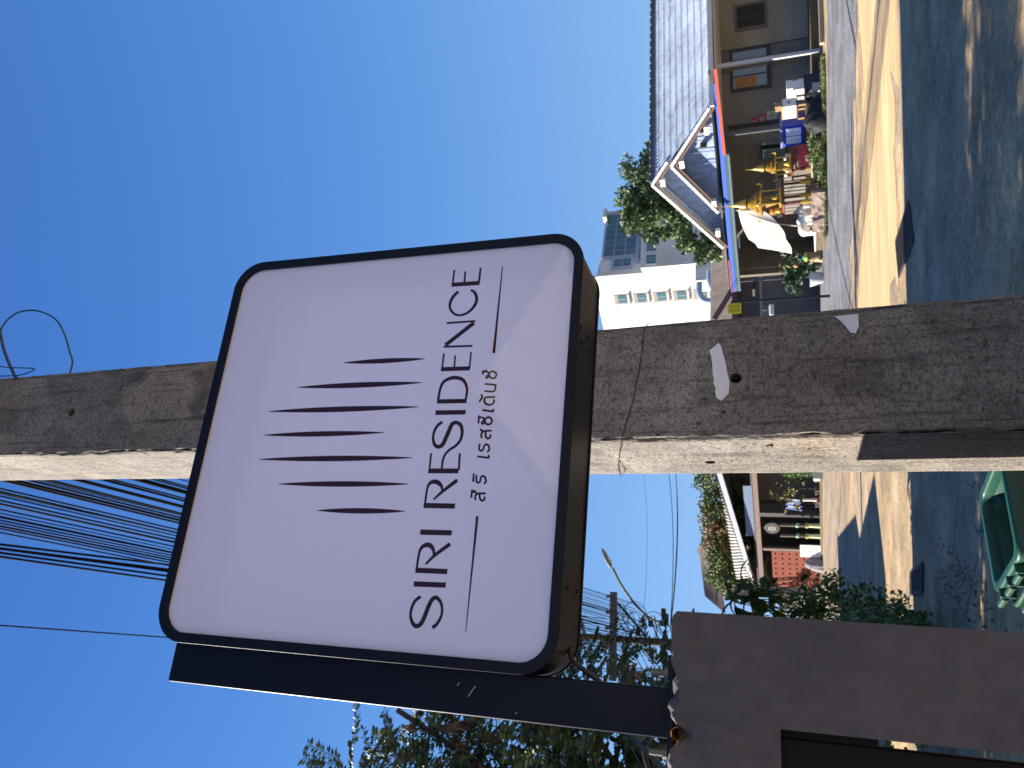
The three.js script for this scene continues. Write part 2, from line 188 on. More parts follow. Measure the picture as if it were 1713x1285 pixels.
{
  const sign = thing('lightbox_sign', 'square white lightbox sign with rounded dark frame on a dark square post', 'sign', [NEAR[0], 1.725, NEAR[2]], STREET);
  const Y = .182, W = .8, H = .79;               // cabinet bottom above the group's base
  const metal = M(.006, .007, .013, .38, { specularIntensity: .28 });
  const canvas = document.createElement('canvas'); canvas.width = 1600; canvas.height = 1580;
  const g = canvas.getContext('2d'), k = 2, ink = '#3a1512';
  g.fillStyle = '#fbfaf8'; g.fillRect(0, 0, 1600, 1580);
  const X = (x) => x * k, T = (y) => (790 - y) * k;
  g.fillStyle = ink; g.strokeStyle = ink;
  const ribbon = (pts) => {
    let q = pts;
    if (pts.length > 2) { const c = new THREE.CatmullRomCurve3(pts.map((p) => V(p[0], p[1], p[2])), false, 'catmullrom', .5); q = c.getPoints(pts.length * 10).map((p) => [p.x, p.y, p.z]); }
    const L = [], R = [];
    q.forEach((p, i) => { const a = q[Math.max(0, i - 1)], b = q[Math.min(q.length - 1, i + 1)]; let nx = -(b[1] - a[1]), ny = b[0] - a[0]; const l = Math.hypot(nx, ny) || 1; nx *= p[2] / 2 / l; ny *= p[2] / 2 / l; L.push([p[0] + nx, p[1] + ny]); R.push([p[0] - nx, p[1] - ny]); });
    g.beginPath(); [...L, ...R.reverse()].forEach((p, i) => (i ? g.lineTo(X(p[0]), T(p[1])) : g.moveTo(X(p[0]), T(p[1])))); g.closePath(); g.fill();
  };
  S_LATIN.forEach(ribbon); S_BARS.forEach(([a, m, b]) => ribbon(Array.from({ length: 13 }, (_, i) => { const t = i / 12; return [lerp(a[0], b[0], t), lerp(a[1], b[1], t), 1.1 + (m[2] - 1.1) * Math.pow(Math.sin(Math.PI * t), .85)]; })));
  g.lineCap = g.lineJoin = 'round';
  for (const s of S_THAI) {
    g.lineWidth = 3.7 * k; g.beginPath();
    const c = s.length > 2 ? new THREE.CatmullRomCurve3(s.map((p) => V(p[0], p[1], 0)), false, 'catmullrom', .4).getPoints(s.length * 6) : s.map((p) => V(p[0], p[1], 0));
    c.forEach((p, i) => (i ? g.lineTo(X(p.x), T(p.y)) : g.moveTo(X(p.x), T(p.y)))); g.stroke();
  }
  const print = new THREE.CanvasTexture(canvas); print.colorSpace = THREE.SRGBColorSpace; print.repeat.set(1 / W, 1 / H);
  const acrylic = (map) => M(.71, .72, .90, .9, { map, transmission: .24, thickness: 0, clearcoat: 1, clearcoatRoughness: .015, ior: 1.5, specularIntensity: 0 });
  const cab = new THREE.Shape(); const outer = roundRect(W, H, .062); outer.holes.push(roundRect(W - .028, H - .028, .052, .014, .014, THREE.Path));
  const can = new THREE.ExtrudeGeometry(outer, { depth: .13, bevelEnabled: false, curveSegments: 14 }); can.translate(0, Y, -.135);
  const cabinet = part('cabinet', toCreasedNormals(can, .5), metal, sign);
  const fr = roundRect(W + .003, H + .003, .064, -.0015, -.0015); fr.holes.push(roundRect(W - .029, H - .029, .049, .0145, .0145, THREE.Path));
  const frame = (z) => { const f = new THREE.ExtrudeGeometry(fr, { depth: .004, bevelEnabled: true, bevelSize: .0012, bevelThickness: .0012, bevelSegments: 2, curveSegments: 14 }); f.translate(0, Y, z); return f; };
  part('frame', frame(-.004), metal, sign); part('frame', frame(-.139), metal, sign);
  const pane = (z) => { const p = new THREE.ShapeGeometry(roundRect(W - .03, H - .03, .05, .015, .015), 14); p.translate(0, 0, 0); const q = p.clone(); q.translate(0, Y, z); return q; };
  part('face_panel', pane(-.006), acrylic(print), sign).userData.label = 'white acrylic face with seven brown bars over dark brown lettering';
  part('face_panel', pane(-.130), acrylic(null), sign);
  // screws and drain holes in the underside
  for (const [s, d] of [[.609, -.02], [.586, -.034], [.619, -.088], [.597, -.105], [.14, -.046], [.143, -.108]]) { const c = cyl(.004, .004, .004, s, Y - .001, d, 10); part('screw', c, M(.004, .004, .004, .5), cabinet); }
  // post
  const pd = -.068;
  part('post', rbox(.072, .938, .072, .004, -.0365, .004 + .469 + .003, pd), metal, sign);
  part('base_plate', rbox(.16, .010, .13, .002, -.034, .002, pd), metal, sign);
  const zinc = M(.16, .14, .10, .5, { metalness: .6 });
  for (const [s, d] of [[.020, -.03], [-.092, -.03], [.020, -.11], [-.092, -.11]]) {
    const b = part('bolt', cyl(.0048, .0048, .032, s, .020, d, 10), zinc, sign); part('nut', cyl(.0095, .0095, .008, s, .012, d, 6), zinc, b);
    for (let i = 0; i < 6; i++) part('thread', cyl(.0054, .0054, .0014, s, .0185 + i * .003, d, 10), zinc, b);
  }
  part('cable', tube([[.050, Y + .003, -.09], [.03, Y - .004, -.085], [.012, Y - .03, -.085], [-.002, Y - .055, -.085]], .0042, 20, 7), M(.012, .012, .014, .5), sign);
  const rod = M(.02, .02, .022, .4);
  part('brace', bar([-.070, .082, -.1], [-.135, .010, -.115], .007, .007), rod, sign);
  part('conduit_loop', tube([[-.150, .030, -.115], [-.120, .052, -.115], [-.092, .058, -.112], [-.075, .045, -.11], [-.073, .022, -.11], [-.080, -.004, -.11]], .0042, 40, 7), rod, sign);
  // fine bright scratches in the paint of the post
  for (const [s, y, l, a] of [[-.035, .33, .02, 1.0], [-.026, .355, .006, .9], [-.060, .25, .004, .7]]) { const b = box(.0009, l, .0004, 0, 0, 0, 0, 0, a); b.translate(s, y, pd + .0364); part('scratch', b, M(.5, .5, .52, .5), sign); }
}
{ // plastered wall the post stands on
  const wall = thing('boundary_wall', 'dark grey plastered boundary wall with a chipped top under the sign post', 'wall', NEAR, STREET);
  const plT = tex(1024, 1024, (u, v) => { const a = fbm(u * 5, v * 5, 5, 5, 41, 5), b = fbm(u * 60, v * 40, 60, 40, 43, 3); const k = .46 + (a - .5) * .10 + (b - .5) * .07; return [k * 1.02, k * .985, k]; });
  const plB = tex(1024, 1024, (u, v) => { const a = fbm(u * 24, v * 20, 24, 20, 47, 4), b = fbm(u * 140, v * 100, 140, 100, 49, 2); const k = a * .75 + b * .25; return [k, k, k]; }, false);
  const plaster = M(.45, .42, .40, .9, { map: rep(plT, 1.1, 1.1), bumpMap: rep(plB, 1.6, 1.6), bumpScale: .0035 });
  // grid block with a broken top edge
  function block(s0, s1, y0, y1, d0, d1, chip) {
    const nx = Math.max(2, Math.round((s1 - s0) / .007)), ny = 24, nz = Math.max(2, Math.round((d1 - d0) / .012));
    const g = new THREE.BoxGeometry(s1 - s0, y1 - y0, d1 - d0, nx, ny, nz); g.translate((s0 + s1) / 2, (y0 + y1) / 2, (d0 + d1) / 2);
    const p = g.attributes.position;
    for (let i = 0; i < p.count; i++) {
      let x = p.getX(i), y = p.getY(i), z = p.getZ(i);
      if (chip) {
        const near = Math.max(0, Math.min(1, (.066 - x) / .05)), front = Math.max(0, 1 - (d1 - z) / .05), top = Math.max(0, 1 - (y1 - y) / .06);
        const n = fbm(x * 30 + 50, z * 30 + 50, 999, 999, 51, 4), m = fbm(x * 110 + 50, z * 110 + y * 90, 999, 999, 53, 3);
        const notch = Math.exp(-Math.pow((x + .060) / .012, 2)) * .020;
        y -= top * top * near * ((n - .32) * .030 + (m - .5) * .014 + notch * front) + top * top * top * (1 - near) * (n - .3) * .006;
        z -= front * top * near * ((m - .35) * .022 + notch * .6);
        const ex = Math.max(0, 1 - (x1r - x) / .012); if (ex > 0 && top > .6) y -= ex * ex * .008;
      }
      p.setXYZ(i, x, y, z);
    }
    const u = g.attributes.uv; for (let i = 0; i < p.count; i++) u.setXY(i, p.getX(i) + p.getZ(i) * .9, p.getY(i) + p.getZ(i) * .4);
    g.computeVertexNormals(); return g;
  }
  const x1r = .106;
  part('wall_face', block(-.040, .106, 0, 1.722, -.17, .05, true), plaster, wall);
  part('lintel', block(-.9, -.040, 1.573, 1.722, -.17, .05, true), plaster, wall);
  part('return_wall', box(.12, 1.70, .80, .042, .85, -.572), plaster, wall);
  const gateM = M(.010, .008, .009, .6, { specularIntensity: .25 });
  const gate = part('gate_leaf', rbox(.84, 1.56, .03, .004, -.470, .80, .006), gateM, wall);
  part('gate_head', box(.010, .13, .028, -.0452, 1.515, .006), gateM, gate);
  const duct = M(.55, .24, .02, .55);
  const pipe = part('conduit_stub', tube([[-.060, 1.700, -.03], [-.060, 1.712, .004], [-.0605, 1.7135, .030], [-.061, 1.711, .044]], .0085, 20, 12), duct, wall); pipe.userData.label = 'broken orange conduit end in the chipped wall top';
}
{ // concrete utility pole
  const pole = thing('utility_pole', 'large square concrete utility pole standing behind the white lightbox sign', 'utility pole', NEAR, STREET);
  const pits = []; for (let i = 0; i < 420; i++) { const w = rnd() < .2; pits.push([rnd(), rnd(), (w ? rr(.002, .0042) : rr(.0008, .002)), rr(.3, 1)]); }
  const N = 1024, NH = 2048, height = new Float32Array(N * NH), dirt = new Float32Array(N * NH);
  for (const [u, v, r, a] of pits) { const R = Math.ceil(r * N * 2); for (let j = -R * 2; j <= R * 2; j++) for (let i = -R; i <= R; i++) { const d = Math.hypot(i, j / 1.0) / (r * N); if (d < 1.3) { const X = (Math.round(u * N) + i + N) % N, Y = (Math.round(v * NH) + j + NH) % NH, k = Math.max(0, 1.3 - d) * a; height[Y * N + X] = Math.max(height[Y * N + X], k); } } }
  // uv: u = perimeter / 1.31 m, v = height / 2.62 m; the face to the left (the sunny one) lies at u .75 to 1
  const poleMap = tex(N, NH, (u, v) => {
    const i = Math.floor(u * N), j = Math.floor(v * NH), pit = height[j * N + i];
    const a = fbm(u * 6, v * 12, 6, 12, 61, 5), b = fbm(u * 230, v * 460, 230, 460, 63, 3), c = fbm(u * 16, v * 26, 16, 26, 65, 4), s = fbm(u * 150, v * 14, 150, 14, 67, 3), w = fbm(u * 4 + .3, v * 7, 4, 7, 69, 4);
    const stain = Math.max(0, Math.min(1, (c - .50) * 4.6)) * Math.max(0, Math.min(1, (a - .36) * 3.4));
    let k = .52 + (a - .5) * .30 + (b - .5) * .62; k *= 1 - stain * .34; k *= 1 - Math.max(0, (s - .6)) * 1.2; k *= 1 - Math.min(1, pit) * .8; k *= 1 - Math.max(0, Math.min(1, (b - .58) * 9)) * .42;
    const warm = Math.max(0, w - .5) * .22; return [k * (1.0 + warm), k * (.965 + warm * .3), k * (.925 - warm * .4)];
  });
  const poleBump = tex(N, NH, (u, v) => { const i = Math.floor(u * N), j = Math.floor(v * NH); const k = .75 + (fbm(u * 90, v * 180, 90, 180, 63, 3) - .5) * .35 + (fbm(u * 20, v * 40, 20, 40, 65, 3) - .5) * .2 - Math.min(1, height[j * N + i]) * .55; return [k, k, k]; }, false);
  const concrete = M(.72, .71, .69, .92, { map: poleMap, bumpMap: poleBump, bumpScale: .010 });
  const nU = 96, nV = 420, P = [], U = [], I = [];
  const corner = (y) => ({ s: .584 - .0170 * y, w: .334 - .0122 * y, t: .33 - .002 * y });   // front left corner, width, depth
  for (let j = 0; j <= nV; j++) {
    const y = 9 * Math.pow(j / nV, 1.25), c = corner(y), r = .012;
    for (let i = 0; i <= nU; i++) {
      // walk: front left corner -> right along the front -> back -> left face
      const side = Math.min(3, Math.floor(i / (nU / 4))), f = (i - side * nU / 4) / (nU / 4), e = .5 - .5 * Math.cos(Math.PI * f); // denser at the corners
      let x, z; if (side === 0) { x = c.w * e; z = 0; } else if (side === 1) { x = c.w; z = -c.t * e; } else if (side === 2) { x = c.w * (1 - e); z = -c.t; } else { x = 0; z = -c.t * (1 - e); }
      const dx = Math.min(x, c.w - x), dz = Math.min(-z, c.t + z), q = Math.max(0, 1 - dx / r) * Math.max(0, 1 - dz / r), cx = x < c.w / 2 ? 1 : -1, cz = z > -c.t / 2 ? -1 : 1;
      const rag = fbm(y * 26 + side * 3, (x + 1) * 9, 9999, 9999, 81, 4), chip = (x > c.w * .5 ? 2.6 : .7) * Math.max(0, rag - .36) * .030;
      const k = q * (.0035 + chip), nrm = (fbm(y * 5 + 3, (x - z) * 8 + 3, 999, 999, 83, 3) - .5) * .004;
      x += cx * k + (side === 1 ? nrm : side === 3 ? -nrm : 0); z += cz * k + (side === 0 ? nrm : side === 2 ? -nrm : 0);
      P.push(c.s + x, y, -.554 + z); U.push((side + f) / 4, y / 2.62);
    }
  }
  for (let j = 0; j < nV; j++) for (let i = 0; i < nU; i++) { const a = j * (nU + 1) + i, b = a + nU + 1; I.push(a, a + 1, b, a + 1, b + 1, b); }
  const base = P.length / 3; P.push(corner(9).s + .1, 9, -.7); U.push(0, 0); for (let i = 0; i < nU; i++) I.push(nV * (nU + 1) + i, nV * (nU + 1) + i + 1, base);
  const b0 = P.length / 3; P.push(corner(0).s + .16, 0, -.7); U.push(0, 0); for (let i = 0; i < nU; i++) I.push(i + 1, i, b0);
  let g = new THREE.BufferGeometry(); g.setAttribute('position', new THREE.Float32BufferAttribute(P, 3)); g.setAttribute('uv', new THREE.Float32BufferAttribute(U, 2)); g.setIndex(I); g.computeVertexNormals();
  { const n = g.attributes.normal; for (let j = 0; j <= nV; j++) { const a = j * (nU + 1), b = a + nU; const v = V(n.getX(a) + n.getX(b), n.getY(a) + n.getY(b), n.getZ(a) + n.getZ(b)).normalize(); n.setXYZ(a, v.x, v.y, v.z); n.setXYZ(b, v.x, v.y, v.z); } }
  const ev = new Evaluator(); ev.attributes = ['position', 'normal', 'uv']; ev.useGroups = false;
  let brush = new Brush(g); brush.updateMatrixWorld();
  for (const [x, y, z, r, ax] of [[.706, 1.664, -.554, .0145, 'z'], [.662, 3.735, -.554, .0140, 'z'], [.55, 1.742, -.757, .015, 'x']]) {
    const c = new THREE.CylinderGeometry(r, r * .85, .16, 20); if (ax === 'z') c.rotateX(Math.PI / 2); else c.rotateZ(Math.PI / 2);
    const h = new Brush(c); h.position.set(x, y, z); h.updateMatrixWorld(); brush = ev.evaluate(brush, h, SUBTRACTION);
  }
  part('shaft', brush.geometry, concrete, pole);
  const flat = (pts, z, m, name, curl = 0) => { const s = shapeOf(pts), e = new THREE.ExtrudeGeometry(s, { depth: .0008, bevelEnabled: false }); e.translate(0, 0, z); return part(name, e, m, pole); };
  const paper = M(.62, .61, .62, .9);
  flat([[.799, 1.705], [.79, 1.698], [.772, 1.694], [.757, 1.6905], [.743, 1.687], [.719, 1.684], [.707, 1.681], [.696, 1.679], [.68, 1.6795], [.666, 1.681], [.655, 1.691], [.648, 1.698], [.657, 1.71], [.676, 1.7125], [.678, 1.7105], [.694, 1.716], [.709, 1.7155], [.711, 1.7175], [.744, 1.719], [.762, 1.7215], [.78, 1.726], [.788, 1.715]], -.5510, paper, 'sticker_remnant').userData.label = 'long torn white strip of old sticker';
  flat([[.853, 1.439], [.856, 1.388], [.825, 1.388], [.806, 1.396], [.809, 1.407], [.832, 1.4205], [.839, 1.426]], -.5510, paper, 'sticker_remnant').userData.label = 'torn white corner of old sticker';
  const wire = M(.012, .010, .009, .6);
  part('tie_wire', tube([[.869, 1.874, -.5535], [.841, 1.889, -.5515], [.815, 1.8895, -.5515], [.788, 1.891, -.5515], [.728, 1.898, -.5515], [.695, 1.9035, -.5515], [.665, 1.907, -.5515], [.635, 1.914, -.5515], [.611, 1.92, -.5515], [.565, 1.932, -.5515], [.5475, 1.936, -.558], [.5475, 1.958, -.651], [.5475, 1.987, -.779], [.5475, 2.002, -.885]], .0011, 90, 5), wire, pole);
  part('tie_wire', tube([[.5475, 1.972, -.720], [.5468, 1.974, -.76], [.5468, 1.976, -.81], [.5468, 2.000, -.884]], .001, 30, 5), wire, pole);
  const ch = new THREE.ExtrudeGeometry(shapeOf([[0, 0], [.02, .008], [.034, .001], [.016, -.010]]), { depth: .004, bevelEnabled: false }); ch.rotateY(-Math.PI / 2); ch.rotateX(.4); ch.translate(.555, 1.602, -.63); part('paper_scrap', ch, M(.12, .09, .05, .9), pole);
  const black = M(.012, .012, .014, .45, { clearcoat: .5 });
  part('loose_wire', tube([[0.801, 4.253, -0.600], [0.916, 4.251, -0.600], [0.999, 4.251, -0.600], [1.035, 4.242, -0.600], [1.068, 4.205, -0.600], [1.078, 4.136, -0.600], [1.061, 4.057, -0.600], [1.026, 3.986, -0.600], [0.969, 3.929, -0.600], [0.898, 3.878, -0.600], [0.864, 3.854, -0.600], [0.831, 3.850, -0.600], [0.787, 3.850, -0.600]], .0030, 70, 6), black, pole);
  part('loose_wire', tube([[1.076, 4.314, -0.600], [0.999, 4.251, -0.600], [0.938, 4.210, -0.600], [0.877, 4.158, -0.600], [0.814, 4.097, -0.600]], .0055, 24, 7), black, pole);
  part('loose_wire', tube([[0.870, 4.254, -0.600], [0.860, 4.191, -0.600], [0.854, 4.145, -0.600], [0.842, 4.018, -0.600], [0.824, 4.075, -0.600], [0.822, 4.146, -0.600], [0.823, 4.219, -0.600]], .0022, 30, 5), black, pole);
}

// ---------- shrine house on the right ----------
const whiteTrim = M(.72, .70, .66, .6), brownTrim = M(.09, .045, .028, .7), darkWood = M(.05, .03, .022, .7), gold = M(.62, .40, .07, .32, { metalness: .75 }), redWood = M(.13, .025, .02, .6), glassDark = M(.02, .025, .03, .08, { clearcoat: 1 });
const stuccoTex = tex(512, 512, (u, v) => { const a = fbm(u * 5, v * 5, 5, 5, 91, 5), b = fbm(u * 60, v * 60, 60, 60, 93, 2); const k = .86 + (a - .5) * .22 + (b - .5) * .10; return [k, k * .985, k * .96]; });
const boardTex = tex(512, 512, (u, v) => { const a = fbm(u * 20, v * 3, 20, 3, 95, 4), b = fbm(u * 6, v * 6, 6, 6, 97, 4); const k = .82 + (a - .5) * .3 + (b - .5) * .2; return [k, k, k]; });
const tileTex = tex(1024, 1024, (u, v) => { const a = fbm(u * 6, v * 6, 6, 6, 101, 5), b = fbm(u * 90, v * 90, 90, 90, 103, 2), c = fbm(u * 24, v * 24, 24, 24, 105, 3); const k = .80 + (a - .5) * .30 + (b - .5) * .2 - (c > .60 ? .10 : 0); return [k * .96, k * .99, k * 1.03]; });
// a corrugated tile roof between a lower and an upper edge; ribs run down the slope, courses step
function tileRoof(B0, B1, T0, T1, ribs, courses, amp, step) {
  const nU = ribs * 4, P = [], U = [], I = [], up = V(0, 1, 0), rows = [];
  for (let c = 0; c < courses; c++) { rows.push([c / courses, step]); rows.push([(c + 1) / courses - .0001, 0]); }
  for (const [t, lift] of rows) for (let i = 0; i <= nU; i++) {
    const s = i / nU, b = V(...B0).lerp(V(...B1), s), q = b.lerp(V(...T0).lerp(V(...T1), s), t), w = Math.sin(s * ribs * Math.PI * 2) * amp + lift;
    P.push(q.x, q.y + w, q.z + w * .4); U.push(s * ribs * .03, t * courses * .06);
  }
  const n = nU + 1; for (let j = 0; j < rows.length - 1; j++) for (let i = 0; i < nU; i++) { const a = j * n + i; I.push(a, a + 1, a + n, a + 1, a + n + 1, a + n); }
  const g = new THREE.BufferGeometry(); g.setAttribute('position', new THREE.Float32BufferAttribute(P, 3)); g.setAttribute('uv', new THREE.Float32BufferAttribute(U, 2)); g.setIndex(I); g.computeVertexNormals(); return g;
}
const R2 = [10.2, 3.95, -30.6], A2 = [8.55, 5.62, -32.05], L2 = [6.8, 3.95, -33.5], A1 = [8.14, 6.55, -33.0], L1 = [5.62, 3.93, -35.2];
{
  const h = thing('shrine_house', 'low house with grey tiled roof, stepped pale blue gables and a blue and red awning', 'house', [0, 0, 0]);
  const tiles = M(.56, .62, .69, .42, { map: tileTex, clearcoat: .35, clearcoatRoughness: .35 });
  const EA = [23, 3.95, -31.6], RD = [24, 6.5, -36.4];
  part('roof', tileRoof(R2, EA, A1, RD, 96, 9, .022, .022), tiles, h);
  part('roof', slab([[A1[0], A1[1] - .02, A1[2]], [RD[0], RD[1] - .02, RD[2]], [26, 3.6, -43], [11.5, 3.6, -40.5]], [0, -.06, 0]), tiles, h);
  part('ridge_cap', tube([A1, RD], .12, 4, 8), M(.10, .10, .105, .7), h);
  for (let i = 0; i < 44; i++) { const t = (i + .5) / 44, q = V(...A1).lerp(V(...RD), t); part('ridge_tile', rbox(.30, .09, .22, .03, q.x, q.y + .10, q.z, .22), M(.09, .09, .095, .8), h); }
  // gables: slopes to the left of each apex, barge boards, white caps
  const back = [2.6, 0, -3.1];
  const add = (p, q, k = 1) => [p[0] + q[0] * k, p[1] + q[1] * k, p[2] + q[2] * k];
  part('roof', slab([L1, A1, add(A1, back), add(L1, back)], [0, -.06, 0]), tiles, h);
  part('roof', slab([L2, A2, add(A2, back, .42), add(L2, back, .42)], [0, -.06, 0]), tiles, h);
  const edges = [[L1, A1, 20], [A1, [8.86, 5.8, -32.35], 5], [L2, A2, 14], [A2, R2, 15]];
  for (const [p, q, n] of edges) {
    const d = V(...q).sub(V(...p)), off = [-.06, 0, .07];
    part('barge_board', bar(add(add(p, off), [0, -.17, 0]), add(add(q, off), [0, -.17, 0]), .05, .09), brownTrim, h);
    for (let i = 0; i < n; i++) { const a = V(...p).addScaledVector(d, (i + .06) / n), b = V(...p).addScaledVector(d, (i + .94) / n); part('verge_cap', bar([a.x - .04, a.y + .02, a.z + .05], [b.x - .04, b.y + .03, b.z + .05], .20, .10), whiteTrim, h); }
  }
  const shadedBlue = M(.36, .44, .64, .75, { map: boardTex }), inn = [.42, 0, -.42];  // pale blue boards with the gable shade put into their colour
  const g1 = part('gable_panel', slab([add(L1, inn), add(add(A1, inn), [0, -.12, 0]), add([10.2, 4.4, -31.2], inn), add([10.2, 3.93, -31.2], inn)], [.05, 0, -.05]), shadedBlue, h);
  const g2 = part('gable_panel', slab([add(L2, inn, .7), add(add(A2, inn, .7), [0, -.12, 0]), add(R2, inn, .7)], [.05, 0, -.05]), shadedBlue, h);
  for (let i = 1; i < 9; i++) { const t = i / 9; part('batten', bar(add(add(L2, [3.4 * t, 0, 2.9 * t]), [.25, 0, -.22]), add(add(L2, [3.4 * t, 0.02 + (t < .5 ? t : 1 - t) * 3.0, 2.9 * t]), [.25, 0, -.22]), .03, .03), shadedBlue, g2); }
  for (const [t, y] of [[.62, 4.35], [.76, 4.3]]) part('vent', box(.34, .26, .06, lerp(L2[0], R2[0], t) + .22, y, lerp(L2[2], R2[2], t) - .18, .70), M(.05, .05, .055, .7), g2);
  for (const [p, dy] of [[A1, -.42], [A2, -.40], [[6.15, 4.12, -34.75], 0], [[7.1, 4.12, -33.25], 0], [[9.5, 4.15, -31.2], 0]]) part('purlin_end', box(.2, .18, .34, p[0], p[1] + dy, p[2] + .06, .7), whiteTrim, h);
  // eave and gutter
  part('gutter', bar([10.15, 3.87, -30.5], [23, 3.87, -31.5], .14, .17), M(.62, .60, .55, .5), h);
  part('soffit', slab([[10.3, 3.76, -30.7], [23, 3.76, -31.7], [23, 3.76, -34.2], [10.3, 3.76, -34.2]], [0, -.05, 0]), M(.55, .54, .5, .8), h);
  // walls
  const beige = M(.42, .38, .31, .9, { map: stuccoTex }), grey = M(.26, .25, .25, .9, { map: stuccoTex });
  part('wall', box(9.4, 3.9, .2, 18.25, 1.95, -34.1), beige, h);
  part('wall', box(3.3, 3.9, .2, 11.86, 1.95, -34.12), grey, h);
  part('porch_floor', box(13.5, .30, 2.6, 16.6, .15, -32.8), M(.30, .27, .23, .9, { map: speckle }), h);
  part('wall', box(.2, 3.9, 8, 10.2, 1.95, -38.3), grey, h);
  const win = (x0, x1, y0, y1, z, nx, ny, frameM, name = 'window') => { const w = part(name, box(x1 - x0 + .16, y1 - y0 + .16, .06, (x0 + x1) / 2, (y0 + y1) / 2, z), frameM, h); const dx = (x1 - x0) / nx, dy = (y1 - y0) / ny; for (let i = 0; i < nx; i++) for (let j = 0; j < ny; j++) part('pane', box(dx - .06, dy - .06, .02, x0 + dx * (i + .5), y0 + dy * (j + .5), z + .035), name === 'window' ? M(.16, .17, .17, .12, { clearcoat: 1 }) : M(.03, .025, .022, .7), w); return w; };
  const lou = win(14.32, 15.25, 1.9, 3.05, -33.97, 2, 1, M(.14, .12, .10, .7), 'louvred_window');
  for (let i = 0; i < 18; i++) part('slat', box(.84, .012, .03, 14.785, 1.96 + i * .061, -33.915, 0, .6), M(.06, .05, .045, .7), lou);
  win(11.85, 13.4, 1.9, 3.28, -33.98, 3, 1, M(.012, .012, .014, .4));
  part('window_ledge', box(1.7, .08, .14, 12.62, 1.80, -33.95), M(.012, .012, .014, .5), h);
  part('curtain', box(.42, .85, .02, 12.1, 2.75, -33.93), M(.34, .17, .06, .8), h);
  part('post', box(.13, 3.80, .13, 11.98, 1.90, -31.5), M(.5, .5, .5, .7), h);
  part('lamp', rbox(.34, .06, .06, .02, 13.05, 3.72, -33.6), whiteTrim, h);
  // shop front under the awning
  const aw0 = V(10.8, 3.60, -30.0), aw1 = V(3.8, 3.56, -36.5), awd = aw1.clone().sub(aw0).normalize(), awn = V(-awd.z, 0, awd.x).multiplyScalar(-1); // awn points into the house
  const AT = (t, dy, inw) => { const q = aw0.clone().lerp(aw1, t).addScaledVector(awn, inw); return [q.x, q.y + dy, q.z]; };
  if (awn.z > 0) awn.multiplyScalar(-1);
  part('awning_sheet', slab([AT(0, .02, 0), AT(1, .02, 0), AT(1, .34, 2.0), AT(0, .34, 2.0)], [0, -.03, 0]), M(.30, .36, .40, .5), h);
  const blue = M(.018, .075, .42, .45), red = M(.36, .045, .02, .5);
  const beam = part('awning_beam', bar(AT(.0, .07, 0), AT(1, .07, 0), .06, .17), blue, h);
  part('red_trim', bar(AT(-.06, .045, -.06), AT(.30, -.02, -.06), .05, .12), red, beam);
  part('red_trim', bar(AT(.82, .19, -.03), AT(1.0, .17, -.03), .05, .05), red, beam);
  part('valance', bar(AT(.30, -.12, -.01), AT(1, -.12, -.01), .02, .20), M(.03, .075, .085, .8), h);
  for (let i = 0; i < 60; i++) { const q = AT(.31 + i * .0115, -.17, -.04); part('fringe_knot', rbox(.055, .05, .03, .01, q[0], q[1], q[2], .7), M(.55, .60, .62, .8), h); }
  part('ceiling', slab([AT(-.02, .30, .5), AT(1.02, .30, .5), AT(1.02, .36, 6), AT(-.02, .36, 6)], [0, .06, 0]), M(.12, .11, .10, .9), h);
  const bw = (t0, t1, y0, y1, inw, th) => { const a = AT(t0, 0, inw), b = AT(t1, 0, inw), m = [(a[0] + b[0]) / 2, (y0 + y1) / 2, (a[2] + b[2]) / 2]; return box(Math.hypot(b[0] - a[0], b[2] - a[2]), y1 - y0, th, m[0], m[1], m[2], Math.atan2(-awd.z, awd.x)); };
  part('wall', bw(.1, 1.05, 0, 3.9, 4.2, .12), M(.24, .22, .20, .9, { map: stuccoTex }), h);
  { const a = AT(1.04, 0, 1.6), b = AT(1.04, 0, 4.2); part('added_side_wall', box(2.6, 3.85, .12, (a[0] + b[0]) / 2, 1.925, (a[2] + b[2]) / 2, Math.atan2(-awd.z, awd.x) + Math.PI / 2), M(.24, .22, .20, .9, { map: stuccoTex }), h); }  // end wall added to keep the low sun out of the shop
  part('door_frame', box(.14, 3.5, .1, 10.3, 1.75, -33.9), M(.012, .012, .013, .6), h);
  part('wall', bw(.60, .78, 0, 2.2, 2.6, .08), M(.10, .085, .07, .8), h);
  for (let i = 0; i < 12; i++) part('fence_panel', bw(.56 + i * .017, .571 + i * .017, .55, 1.75, 2.0, .03), M(.20, .185, .165, .6), h);
  for (const [t0, t1] of [[.44, .50], [.51, .57]]) { const w = part('window', bw(t0, t1, 1.2, 2.3, 4.0, .08), M(.03, .03, .03, .6), h); part('pane', bw(t0 + .006, t1 - .006, 1.26, 2.24, 3.94, .04), M(.16, .20, .18, .15, { clearcoat: 1 }), w); }
  part('shelf', bw(.26, .42, 2.0, 2.06, 3.6, .4), darkWood, h); part('shelf', bw(.26, .42, 1.4, 1.46, 3.6, .4), darkWood, h);
  part('lamp', bw(.70, .78, 3.26, 3.31, .25, .05), M(.75, .75, .75, .4), h);
  for (const t of [.235, .97]) part('post', box(.10, 3.6, .10, AT(t, 0, .35)[0], 1.8, AT(t, 0, .35)[2]), M(.10, .10, .105, .6), h);
  part('rail', bw(.98, 1.02, 2.75, 2.85, .1, .6), M(.03, .03, .03, .6), h);
}
